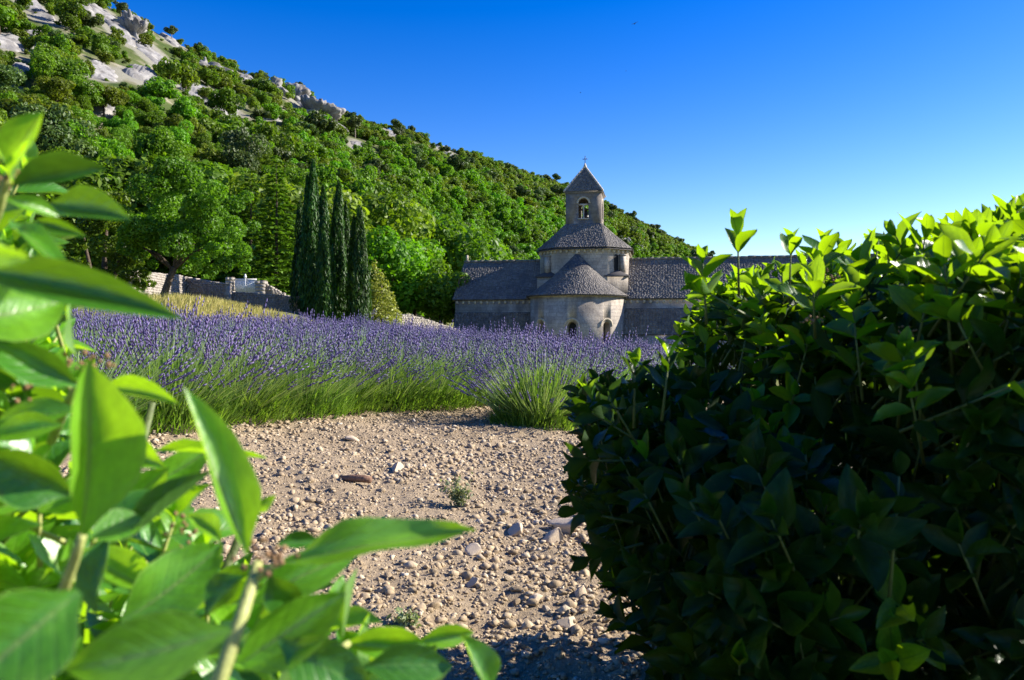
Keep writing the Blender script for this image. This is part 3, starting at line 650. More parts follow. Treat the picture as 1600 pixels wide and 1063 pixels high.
# -- the leaning tree in front of the wall
g = ground_at(256, 33.5); t1 = empty('broadleaf_tree', g); tag(t1, 'broad dark green tree with leaning forked trunk in front of the sunlit wall', 'tree')
mb = MB(); f1 = Vector((.45, .1, 1.6)); mb.tube([(-.2, 0, -.5), (0, 0, .3), (.2, .05, 1.0), f1], [.22, .17, .15, .14], 9)
for e, r_ in (((-1.0, .1, 2.5), .1), ((1.3, .2, 2.7), .11), ((.4, .8, 3.5), .09), ((2.3, -.4, 2.6), .06), ((-2.0, -.3, 3.0), .055)):
    m_ = f1.lerp(Vector(e), .5) + Vector((0, 0, .12)); mb.tube([f1 - Vector((.05, 0, .15)), m_, e], [r_, r_ * .8, r_ * .3], 7)
link('trunk', tm(mb), t1)
bl = []
for px, py, rp in ((240, 300, 48), (285, 280, 52), (330, 305, 46), (255, 350, 52), (315, 355, 50), (355, 345, 36), (215, 345, 42), (290, 400, 34), (345, 400, 32), (375, 405, 22), (205, 385, 30), (290, 262, 30), (250, 265, 26), (365, 372, 26), (335, 430, 18), (232, 395, 24)):
    for k in range(4):
        q = at(px + rng.normal(0, rp * .45), py + rng.normal(0, rp * .4), 33.5 + rng.uniform(-1.8, 1.8)) - g; bl.append((q.x, q.y, q.z, rp / F * 33.5 * rng.uniform(.28, .6)))
link('crown', crown('crown', M['treeleaf'], bl, 26000, .075, .25, 1.0), t1)
# -- darker bushy tree at its left
g = ground_at(160, 36); t2 = empty('bushy_tree', g); tag(t2, 'dark bushy tree with low branches left of the leaning tree', 'tree')
mb = MB()
for a, b, r_ in (((0, 0, -.4), (.2, 0, 3.2), .14), ((-.3, .1, -.4), (-1.0, .1, 3.0), .1), ((.3, -.1, -.4), (1.1, 0, 2.8), .09)): mb.tube([a, (Vector(a) + Vector(b)) / 2, b], [r_ * 1.2, r_, r_ * .5], 7)
link('trunk', tm(mb), t2)
bl = []
for px, py, rp in ((130, 330, 46), (175, 315, 42), (110, 390, 46), (165, 380, 46), (205, 400, 34), (140, 430, 36), (190, 435, 32), (225, 430, 20), (100, 440, 36)):
    for k in range(4):
        q = at(px + rng.normal(0, rp * .4), py + rng.normal(0, rp * .4), 36 + rng.uniform(-1.6, 1.6)) - g; bl.append((q.x, q.y, q.z, rp / F * 36 * rng.uniform(.3, .6)))
link('crown', crown('crown', M['oak'], bl, 11000, .10, .35, .65), t2)
# -- cedars with tiered branches
def cedar_mesh(h, r):
    P = []; Nn = []; D = []
    mbb = MB(); z = h * .06
    while z < h * .98:
        t = z / h; rad = r * (1 - t) ** .8 * rng.uniform(.75, 1.1) + .12
        nb = max(3, int(8 * (1 - t) + 3)); a0 = rng.uniform(0, 6)
        for b in range(nb):
            a = a0 + 6.283 * b / nb + rng.uniform(-.25, .25); L = rad * rng.uniform(.75, 1.1); dv = np.array((math.cos(a), math.sin(a), 0)); sd = np.array((-dv[1], dv[0], 0))
            m_ = max(8, int(70 * L / r * (h / 9)))
            s = rng.uniform(.12, 1, m_) ** .7; off = rng.normal(0, .16, m_) * L * s * .9
            p = dv * (L * s)[:, None] + sd * off[:, None]; p[:, 2] = z + .10 * L * np.sin(s * 2) - .16 * L * s * s + rng.normal(0, .03, m_)
            P.append(p); D.append(np.tile(dv, (m_, 1)) + sd * np.sign(off)[:, None] * .6); nv = np.tile((0, 0, 1.), (m_, 1)) + rng.normal(0, .35, (m_, 3)); Nn.append(nv)
        z += h * rng.uniform(.024, .036)
    P = np.concatenate(P); Nn = np.concatenate(Nn); D = np.concatenate(D)
    V, T = quads_from(P, Nn, rng.uniform(.12, .25, len(P)), .8, D, -.05)
    return mesh('crown', V, T, M['cedar'], attr={'tint': np.repeat(rng.uniform(0, 1, len(P)), 4)})
for px, d, pt, r_, lb in ((432, 54, 236, 2.9, 'tall conifer with tiered drooping branches just left of the cypresses'), (392, 58, 262, 2.6, 'conifer with layered branches behind the white gate'), (365, 62, 300, 2.2, 'smaller conifer behind the shaded wall left of the white gate')):
    g = ground_at(px, d); h = zt(pt, d) - g.z
    make_tree('cedar_tree', lb, 'conifer', g, cedar_mesh(h, r_), tm(taper(h * .93, .16)))
# -- cypresses
def cypress_mesh(h, r, seed):
    r3 = np.random.default_rng(int(seed * 10) + 3); parts = [(0, 0, h, r * .72)] + [(math.cos(a) * r * .42, math.sin(a) * r * .42, h * r3.uniform(.62, .93), r * r3.uniform(.42, .58)) for a in np.arange(5) * 1.2566 + r3.uniform(0, 6)]
    Vs = []; Ts = []; tt = []; n0 = 0
    for j, (ox, oy, hh, rr0) in enumerate(parts):
        n = int(1000 * hh * rr0 / r * .62); t = rng.uniform(0, 1, n) ** .85; a = rng.uniform(0, 2 * math.pi, n)
        prof = np.minimum(1, .45 + t * 4) * np.clip(1 - t, 0, 1) ** .5 * (1 - .15 * t)
        lump = 1 + .30 * vnoise(a * 1.6 + seed + j, t * hh * .7 - a * .35, 5) + .2 * vnoise(a * 3.2, t * hh * 1.9 + j, 8)
        rr = rr0 * prof * lump * rng.uniform(.62, 1.08, n); bx_ = .12 * rr0 * np.sin(t * 5 + seed + j)
        P = np.stack([ox * (1 - .45 * t) + np.cos(a) * rr + bx_, oy * (1 - .45 * t) + np.sin(a) * rr, t * hh], 1); rad = np.stack([np.cos(a), np.sin(a), np.full(n, .25)], 1)
        V, T = quads_from(P, rad + rng.normal(0, .45, (n, 3)), rng.uniform(.08, .21, n), .4, np.tile((0, 0, 1.), (n, 1)) + rad * .4, .12)
        Vs.append(V); Ts.append(T + n0); n0 += len(V); tt.append(np.repeat(np.clip(.35 * (lump - .8) / .4 + rng.uniform(0, .6, n), 0, 1), 4))
    return mesh('crown', np.concatenate(Vs), np.concatenate(Ts), M['cypress'], attr={'tint': np.concatenate(tt)})
cy = [(470, 45.9, 316, 15, 'dark slim cypress at the left edge of the cypress row'), (487, 44.2, 252, 19, 'tallest cypress of the row, second from its left edge'), (507, 43.2, 292, 17, 'cypress in the middle of the row, right of the tallest one'), (527, 45.2, 285, 18, 'tall cypress with narrow pointed tip just right of the middle of the row'), (542, 46.8, 318, 14, 'thin cypress tucked between two wider ones in the row'), (560, 43.8, 324, 20, 'widest cypress at the right end of the row beside the yellow green shrub')]
for i, (px, d, pt, wp, lb) in enumerate(cy):
    g = ground_at(px, d); h = zt(pt, d) - g.z
    make_tree('cypress_tree', lb, 'cypress', g, cypress_mesh(h, wp / F * d * 1.34, i * 3.1), tm(trunk_mesh(h * .8, .12, forks=0)), group='cypresses in a row')
g = ground_at(596, 47); h = zt(404, 47) - g.z
bl = []
for i in range(34):
    t = i / 33; rr = 1.35 * (1 - t) ** .75 + .1
    for k in range(1 + int(3 * (1 - t))):
        a = rng.uniform(0, 6.28); q = rr * .55; bl.append((math.cos(a) * q + (.25 - .65 * t), math.sin(a) * q, .3 + t * (h - .5), rr * .5 + .12))
make_tree('conical_shrub', 'pale yellow green cone shaped shrub at the foot of the cypress row', 'shrub', g, crown('crown', M['shrub'], bl, 6500, .085, .2, .6), tm(trunk_mesh(h * .7, .08, forks=0)))

# ------------------------------------------------------------------ rock outcrops on the hill
def ico(sub):
    bm = bmesh.new(); bmesh.ops.create_icosphere(bm, subdivisions=sub, radius=1); V = np.array([v.co[:] for v in bm.verts]); Fc = np.array([[v.index for v in f.verts] for f in bm.faces]); bm.free(); return V, Fc
I1, I2, I3, I4, I5 = ico(1), ico(2), ico(3), ico(4), ico(5)
ROCKPOS = []
def NTH(n):
    a = ['', 'first', 'second', 'third', 'fourth', 'fifth', 'sixth', 'seventh', 'eighth', 'ninth', 'tenth', 'eleventh', 'twelfth', 'thirteenth', 'fourteenth', 'fifteenth', 'sixteenth', 'seventeenth', 'eighteenth', 'nineteenth']
    t = ['', '', 'twent', 'thirt', 'fort', 'fift', 'sixt', 'sevent', 'eight', 'ninet']
    return a[n] if n < 20 else (t[n // 10] + ('ieth' if n % 10 == 0 else 'y-' + a[n % 10]))
def rock_geo(I, sx, sy, sz, seed, rough=.3, sharp=7):
    V, Fc = I; r2 = np.random.default_rng(seed); P = V.copy()
    for k in range(sharp):   # chip the lump with planes
        n = r2.normal(size=3); n /= np.linalg.norm(n); d = r2.uniform(.28, .7); dd = P @ n; P = P - np.outer(np.clip(dd - d, 0, None), n) * .97
    P = P * (1 + rough * np.stack([fbm(P[:, 0] * 2.5 + seed, P[:, 1] * 2.5 + P[:, 2] * 1.7, 4, seed % 97)] * 3, 1))
    return P * np.array((sx, sy, sz)), Fc
ROCKS = [(203, 6, 66, 38, 1), (318, 70, 58, 34, 1), (424, 112, 36, 22, 1), (490, 138, 80, 40, 1), (458, 122, 44, 24, 1),
         (168, 22, 70, 13, 0), (112, 14, 50, 12, 0), (128, 4, 40, 10, 0), (236, 72, 66, 16, 0), (222, 104, 40, 22, 0), (246, 124, 34, 18, 0), (300, 140, 36, 14, 0), (338, 150, 64, 20, 0), (355, 160, 30, 12, 0),
         (22, 40, 50, 44, 0), (58, 12, 80, 12, 0), (35, 100, 22, 22, 0), (160, 104, 44, 16, 0), (165, 158, 28, 14, 0), (474, 160, 44, 9, 0), (566, 228, 34, 14, 0), (424, 178, 24, 12, 0),
         (694, 229, 30, 11, 0), (591, 184, 24, 14, 1), (656, 213, 18, 9, 0), (976, 378, 20, 16, 1), (1019, 380, 12, 18, 1), (610, 205, 14, 8, 0), (510, 196, 18, 8, 0), (268, 58, 40, 10, 0), (385, 118, 16, 9, 0), (190, 46, 60, 12, 0)]
rock_boxes = []
def crag(I, sx, sy, sz, seed, chips, flat):
    V, Fc = I; r2 = np.random.default_rng(seed); P = V.copy()
    for k in range(chips):
        n = r2.normal(size=3); n[2] *= .5; n /= np.linalg.norm(n); d = r2.uniform(.35, .8); dd = P @ n; P = P - np.outer(np.clip(dd - d, 0, None), n) * .96
    a = P[:, 0] * sx; b = P[:, 1] * sy; c = P[:, 2] * sz
    crack = np.abs(fbm(a / 2.2 + seed, b / 2.2 + c * .12, 3, seed)) ** .6 if not flat else np.abs(fbm(a / 2.5 + seed, b / 2.5, 3, seed)) ** .6
    lump = fbm(a / 5 + seed * 3, c / 2.2 + b / 4, 3, seed + 9)
    rad = 1 - .34 * (1 - np.clip(crack * 1.9, 0, 1)) + .22 * lump
    step = .07 * np.floor(3 * np.sin(c * 1.3 + seed + 2 * lump)) if not flat else 0
    P = P * (rad + step)[:, None]
    P = P * (1 + .10 * fbm(a / .7 + c / .9, b / .7 - c / 1.3, 2, seed + 3))[:, None]
    return P * np.array((sx, sy, sz)), Fc
names = {0: 'pale cliff at the very top of the hill', 1: 'jagged pale cliff on the skyline, second from the hilltop', 2: 'small pale cliff on the skyline left of the long cliff', 3: 'long pale cliff sloping down along the skyline', 4: 'pale cliff joining the small and the long cliff on the skyline', 23: 'small pale crag just below the skyline right of the long cliff', 25: 'pale rock showing among trees right of the bell tower', 26: 'narrow grey rock among trees far right of the bell tower'}
ROCKINFO = []
ROCKS = [(a, b, c * (1.15 if e else 1.5), d * (1.2 if e else 1.7), e) for a, b, c, d, e in ROCKS]
for i, (px, py, wp, hp, cliff) in enumerate(ROCKS):
    q = hit(px, py + hp * .35)
    if q is None: q = hit(px, py + hp * .9 + 6)
    if q is None: continue
    d = q.y; sx = wp / F * d / 2; sz = hp / F * d / 2
    if cliff:
        P, Fc = crag(I5 if wp > 30 else I4, sx * 1.1, sx * .8, sz * 1.5, i + 5, 9, False); ang = R(20) if i in (3, 4, 2) else R(6); tilt = 0; loc = (q.x, q.y + sx * .2, q.z + sz * .1); rl_ = sx * .8
    else:
        rl_ = sz / .42; ang = 0; tilt = 0; loc = (q.x, q.y, q.z)
        U, Vg = np.meshgrid(np.linspace(-1.15, 1.15, 46), np.linspace(-1.15, 1.15, 20)); gx_ = U * sx; gy_ = Vg * rl_ - gx_ * .85
        rr_ = np.sqrt(U ** 2 + Vg ** 2) + .34 * fbm(gx_ / 3.5 + i * 7, gy_ / 3.5, 3, i); hh_ = .85 * (1 - np.clip(rr_, 0, 1.6) ** 5) + .75 * np.abs(fbm(gx_ / 2.4, gy_ / 3 + i, 4, i + 40)) + .35 * np.floor(3 * fbm(gx_ / 6 - gy_ / 5, gy_ / 2.5 + i, 2, i + 60)) - .1
        P = np.stack([gx_, gy_, terrain(gx_ + q.x, gy_ + q.y) - q.z + np.maximum(hh_, -1.5)], -1).reshape(-1, 3); ix_ = np.arange(46 * 20).reshape(20, 46); Fc = np.stack([ix_[:-1, :-1], ix_[:-1, 1:], ix_[1:, 1:], ix_[1:, :-1]], -1).reshape(-1, 4)
    ct, st_ = math.cos(tilt), math.sin(tilt); P = np.stack([P[:, 0], P[:, 1] * ct - P[:, 2] * st_, P[:, 1] * st_ + P[:, 2] * ct], 1)
    ca, sa = math.cos(-ang), math.sin(-ang); P = np.stack([P[:, 0] * ca - P[:, 2] * sa, P[:, 1], P[:, 0] * sa + P[:, 2] * ca], 1)
    o = link('rock_outcrop', mesh('rock_outcrop', P, Fc, M['rock'], False)); o.location = loc
    ROCKINFO.append((o, px, py, names.get(i), cliff))
    rock_boxes.append((px, py, wp / 2, hp / 2, d)); ROCKPOS.append((q.x, q.y, sx, rl_))
bands = sorted([r for r in ROCKINFO if not r[3]], key=lambda r: r[2])
for j, (o, px, py, _, cl) in enumerate(bands): tag(o, 'pale bare rock band between the hillside trees, %s from the hilltop' % NTH(j + 1), 'rock', 'rock bands on the hillside')
for o, px, py, nm, cl in ROCKINFO:
    if nm: tag(o, nm, 'rock', 'rock bands on the hillside')
GO = bpy.data.objects['ground']; co = np.zeros(len(GO.data.vertices) * 3, np.float32); GO.data.vertices.foreach_get('co', co); co = co.reshape(-1, 3); bare = np.zeros(len(co))
for x, y, sx, sy in ROCKPOS: bare = np.maximum(bare, np.exp(-(((co[:, 0] - x) / (sx * 1.25)) ** 2 + ((co[:, 1] - y + .85 * (co[:, 0] - x)) / (sy * 1.4 + 2)) ** 2) ** 2))
at_ = GO.data.attributes.new('bare', 'FLOAT', 'POINT'); at_.data.foreach_set('value', bare.astype(np.float32))

# ------------------------------------------------------------------ hillside wood
VAR = {}
def variants(key, mat, n, **kw):
    VAR[key] = [crown('crown', M[mat], blobset(kw['rx'], kw['rz'], kw['nb'], kw['z0'], .2, .42, flat=kw.get('flat', 0)), kw['nl'], kw['leaf'], .3, kw.get('jit', .6)) for _ in range(n)]
variants('oak', 'oak', 5, rx=3.0, rz=2.6, nb=20, z0=3.3, nl=2200, leaf=.27)
variants('bright', 'bright', 4, rx=3.0, rz=2.8, nb=19, z0=3.4, nl=2200, leaf=.27)
variants('olive', 'olive', 4, rx=2.7, rz=2.2, nb=18, z0=2.8, nl=2000, leaf=.25)
variants('pine', 'pine', 2, rx=2.7, rz=2.0, nb=12, z0=3.9, nl=2000, leaf=.25, flat=1)
VARF = {k: [crown('crown', M[k], blobset(3.0 if k != 'olive' else 2.7, 2.6, 20, 3.3 if k != 'pine' else 3.9, .2, .42), 6500, .145, .3, .75) for _ in range(2)] for k in ('oak', 'bright', 'olive', 'pine')}
TRM = {'oak': tm(trunk_mesh(2.2, .16)), 'bright': tm(trunk_mesh(2.4, .14)), 'olive': tm(trunk_mesh(1.8, .13)), 'pine': tm(trunk_mesh(3.4, .13, (.3, .2), 3, spread=.25), 'palebark')}
LBL = {'oak': ('oak_tree', 'dark green round crowned oak in the wood covering the hillside', 'tree', 'oaks on the hillside'),
       'bright': ('maple_tree', 'bright green leafy tree in the wood covering the hillside', 'tree', 'bright green trees on the hillside'),
       'olive': ('holm_oak_tree', 'olive green bushy tree in the wood covering the hillside', 'tree', 'olive green trees on the hillside'),
       'pine': ('pine_tree', 'dark blue green pine rising above the wood on the hillside', 'tree', 'pines on the hillside')}
cand = []
N = 42000
phs = rng.uniform(R(-40), R(20), N); u = rng.uniform(0, 1, N)
rfv = np.interp(phs, _pf, _rf); rcv = np.interp(phs, _phi, _rc); tv = (u ** .8) * 1.06 + .0; rv = rfv + (rcv - rfv) * tv
wgt = rv * (rcv - rfv); keep = rng.uniform(0, 1, N) < np.clip(wgt / np.quantile(wgt, .9), 0, 1)
xv, yv = rv * np.sin(phs), rv * np.cos(phs); zv = terrain(xv, yv)
grid = {}
trees = []
for i in np.nonzero(keep)[0]:
    x, y, z, t = xv[i], yv[i], zv[i], tv[i]
    nz = float(fbm(np.array([x / 22]), np.array([y / 22]), 3, 77)[0])
    r_ = rng.uniform()
    kind = 'pine' if r_ < .05 + (.03 if t > .6 else 0) else ('bright' if nz + rng.normal(0, .3) > .12 and t < .75 else ('olive' if rng.uniform() < .36 + .3 * (t > .5) else 'oak'))
    s = rng.uniform(.6, 1.2) * (1.15 if t < .25 else 1.0) * (1 - .42 * float(sstep(.62, 1.0, np.array(t)))) * (1.15 if kind == 'pine' else 1) * (1 + .25 * (y > 300))
    if t > .93 and rng.uniform() < .35: s *= .7
    cr = 2.5 * s; key = (int(x // 8), int(y // 8)); ok = True
    for a in (-1, 0, 1):
        for b in (-1, 0, 1):
            for (x2, y2, r2) in grid.get((key[0] + a, key[1] + b), ()):
                if (x - x2) ** 2 + (y - y2) ** 2 < (.50 * (cr + r2)) ** 2: ok = False; break
    if not ok: continue
    px = CX + x / y * F; hh = 7.3 * s; pyb = HY - (z - EYE) / y * F; pyt = HY - (z + hh - EYE) / y * F; rp = 3.1 * s / y * F
    for (rx, ry, rw, rh, rd) in rock_boxes:
        ry = ry + max(-rw, min(rw, px - rx)) * .38
        if y < rd + 14 and abs(px - rx) < rw * .95 + rp * .65 and pyt < ry + rh * .6 and pyb > ry - rh * .8: ok = rng.uniform() < .03; break
    if not ok: continue
    if 690 < px < 1130 and False: continue
    grid.setdefault(key, []).append((x, y, cr)); trees.append((x, y, z, kind, s, s / y))
print('hill trees', len(trees))
byk = {}
for t in sorted(trees, key=lambda t: -t[5]): byk.setdefault(t[3], []).append(t)
rest = []; TLAB = []
def stretch(o, s): o.scale = (s * rng.uniform(.8, 1.25), s * rng.uniform(.8, 1.25), s * rng.uniform(.75, 1.25)); return o

QUOTA = {'oak': 300, 'bright': 300, 'olive': 300, 'pine': 300}
for k, L in byk.items():
    nm, lb, cat, grp = LBL[k]
    for j, (x, y, z, _, s, _) in enumerate(L):
        if j < QUOTA[k]: TLAB.append((stretch(make_tree(nm, lb, cat, (x, y, z - .2), VAR[k][j % len(VAR[k])] if y > 125 else VARF[k][j % 2], TRM[k] if j < 120 else None, rng.uniform(0, 6.28), s, grp), s), k, CX + x / y * F, float(hill_t(x, y))))
        else: rest.append((x, y, z, k, s))
print({k: len(v) for k, v in byk.items()}, 'rest', len(rest))
COLS = [(60, 'at the left edge'), (160, 'above the bushy tree'), (250, 'above the leaning trunk'), (345, 'above the shaded wall'), (460, 'above the conifers'), (580, 'above the cypress row'), (640, 'above the yellow-green shrub'), (720, 'above the low field wall'), (830, 'above the left church roof'), (960, 'behind the bell tower'), (9999, 'right of the bell tower')]
ROWS = [(.15, 'hill foot'), (.35, 'lower slope'), (.6, 'mid slope'), (.85, 'upper slope'), (9, 'skyline')]
ADJ = {'oak': 'dark round oak', 'bright': 'bright green leafy tree', 'olive': 'olive green bushy tree', 'pine': 'blue-green pine'}
cells = {}
for o, k, px, t in TLAB: cells.setdefault((k, next(n for v, n in COLS if px < v), next(n for v, n in ROWS if t < v)), []).append((px, t, o))
for (k, c, r_), L in cells.items():
    L.sort(key=lambda a: a[:2])
    for j, (_, _, o) in enumerate(L): o['label'] = '%s, %s %s%s' % (ADJ[k], r_, c, '' if len(L) == 1 else ', %s from left' % NTH(j + 1) if j else ', leftmost')
scr = 0
while scr < 2000:
    ph_ = rng.uniform(R(-40), R(18)); t_ = rng.uniform(.35, 1.03); rf_ = np.interp(ph_, _pf, _rf); rc_ = np.interp(ph_, _phi, _rc); r_ = rf_ + (rc_ - rf_) * t_
    x, y = r_ * math.sin(ph_), r_ * math.cos(ph_); onrock = any(((x - a) / (c * 1.2)) ** 2 + ((y - b + .85 * (x - a) + d_ * .7) / (d_ * 2 + 3)) ** 2 < 1 for a, b, c, d_ in ROCKPOS)
    if onrock and rng.uniform() < .93: continue
    rest.append((x, y, gz(x, y) - .1, ('oak', 'olive', 'olive', 'bright', 'pine')[int(rng.integers(5))], rng.uniform(.14, .34))); scr += 1
if rest:
    protos = [(k, m) for k in VAR for m in VAR[k][:2]]; pts = np.array([(x, y, z - .2) for x, y, z, k, s in rest])
    pm = bpy.data.meshes.new('far_wood'); pm.vertices.add(len(pts)); pm.vertices.foreach_set('co', pts.astype(np.float32).ravel())
    kidx = {k: [i for i, p in enumerate(protos) if p[0] == k] for k in VAR}
    a = pm.attributes.new('pick', 'INT', 'POINT'); a.data.foreach_set('value', np.array([rnd.choice(kidx[k]) for *_, k, s in rest], np.int32))
    a = pm.attributes.new('size', 'FLOAT', 'POINT'); a.data.foreach_set('value', np.array([s for *_, s in rest], np.float32))
    a = pm.attributes.new('turn', 'FLOAT_VECTOR', 'POINT'); a.data.foreach_set('vector', np.stack([np.zeros(len(pts)), np.zeros(len(pts)), rng.uniform(0, 6.28, len(pts))], 1).astype(np.float32).ravel())
    ng = bpy.data.node_groups.new('scatter_crowns', 'GeometryNodeTree'); ng.interface.new_socket('Geometry', in_out='INPUT', socket_type='NodeSocketGeometry'); ng.interface.new_socket('Geometry', in_out='OUTPUT', socket_type='NodeSocketGeometry')
    gi = ng.nodes.new('NodeGroupInput'); go = ng.nodes.new('NodeGroupOutput'); iop = ng.nodes.new('GeometryNodeInstanceOnPoints'); jn = ng.nodes.new('GeometryNodeJoinGeometry')
    src = {}
    for o in COL.objects:
        if o.name.startswith('crown') and o.data.name not in src: src[o.data.name] = o
    for k, m in reversed(protos):
        oi = ng.nodes.new('GeometryNodeObjectInfo'); oi.inputs['Object'].default_value = src[m.name]; oi.inputs['As Instance'].default_value = True; oi.transform_space = 'ORIGINAL'
        ng.links.new(oi.outputs['Geometry'], jn.inputs[0])
    iop.inputs['Pick Instance'].default_value = True
    def na(nm, ty):
        n_ = ng.nodes.new('GeometryNodeInputNamedAttribute'); n_.data_type = ty; n_.inputs['Name'].default_value = nm; return [o for o in n_.outputs if o.enabled and o.name == 'Attribute'][0]
    ng.links.new(gi.outputs[0], iop.inputs['Points']); ng.links.new(jn.outputs[0], iop.inputs['Instance'])
    ng.links.new(na('pick', 'INT'), iop.inputs['Instance Index']); ng.links.new(na('size', 'FLOAT'), iop.inputs['Scale']); ng.links.new(na('turn', 'FLOAT_VECTOR'), iop.inputs['Rotation'])
    ng.links.new(iop.outputs[0], go.inputs[0])
    fo = link('far_wood', pm); md = fo.modifiers.new('scatter', 'NODES'); md.node_group = ng
    tag(fo, 'mass of small tree crowns filling the upper hillside', 'wood', kind='stuff')
# named larger trees at the foot of the hill
near_tr = [(606, 66, 350, 455, 'bright', 'bright green tree right behind the yellow green shrub'), (648, 72, 372, 480, 'bright', 'rounded green tree above the low field wall'), (688, 70, 400, 500, 'oak', 'dark green tree beside the left corner of the church'), (664, 86, 330, 440, 'bright', 'tall bright tree rising behind the rounded green tree'), (716, 90, 340, 440, 'oak', 'green tree rising behind the left church roof end'),
           (330, 66, 250, 400, 'oak', 'tall green tree behind the shaded wall'), (455, 66, 262, 420, 'olive', 'olive green tree behind the left edge of the cypress row'), (585, 76, 300, 400, 'olive', 'olive green tree rising behind the right end of the cypress row'), (90, 60, 250, 400, 'bright', 'bright tree above the sunlit leaves at the left'), (200, 62, 232, 400, 'oak', 'tall dark tree behind the leaning tree')]
for px, d, pt, pb, k, lb in near_tr:
    g = ground_at(px, d); h = zt(pt, d) - g.z; s = h / 6.2
    make_tree(LBL[k][0], lb, 'tree', g, crown('crown', M[k], blobset(3.0, 2.8, 16, 3.4), 7000, .15, .3, .6), TRM[k], rng.uniform(0, 6), s)
sk = [(500, 175, 62, 'tall umbrella pine standing above the oaks on the mid hillside'), (92, 48, 44, 'dark pine with exposed trunk among pale rocks near the hilltop'), (618, 172, 24, 'small dark pine on the skyline above the long cliff'), (792, 240, 22, 'small pine on the skyline left of the bell tower'), (957, 304, 20, 'lone slanting pine on the skyline right of the bell tower'), (268, 40, 26, 'dark pine on the skyline between the two upper cliffs')]
for px, py, hp, lb in sk:
    q = hit(px, py + hp) or hit(px, py + hp + 14) or hit(px, py + hp + 30)
    if q is None: continue
    s = (hp / F * q.y) / 6.4
    make_tree('pine_tree', lb, 'pine', q, VAR['pine'][0], TRM['pine'], rng.uniform(0, 6), s)

# ------------------------------------------------------------------ dry grass below the walls
n = 12000; px = rng.normal(325, 55, n); d = rng.uniform(21, 36, n); x = (px - CX) / F * d; z = terrain(x, d)
h = rng.uniform(.2, .5, n) * (1 + .3 * vnoise(x, d, 4)); an = rng.uniform(0, 6.28, n); le = rng.normal(0, .18, (n, 2))
b = np.stack([x, d, z - .03], 1); wv = np.stack([np.cos(an), np.sin(an), 0 * an], 1) * .022
tp = b + np.stack([le[:, 0] * h + .05, le[:, 1] * h, h], 1); md_ = (b + tp) / 2 + np.array((0, 0, .05))
V = np.stack([b - wv, b + wv, md_ + wv * .8, md_ - wv * .8, tp], 1).reshape(-1, 3); i = np.arange(n)[:, None] * 5
tag(link('dry_grass', mesh('dry_grass', V, [i + np.array([[0, 1, 2, 3]]), i + np.array([[3, 2, 4]])], M['grass'], attr={'tint': np.repeat(np.clip(rng.uniform(0, 1, n) * .7 + .3 * (rng.uniform(size=n) > .5), 0, 1), 5)})), 'pale dry grass bank below the rubble walls', 'grass', kind='stuff')

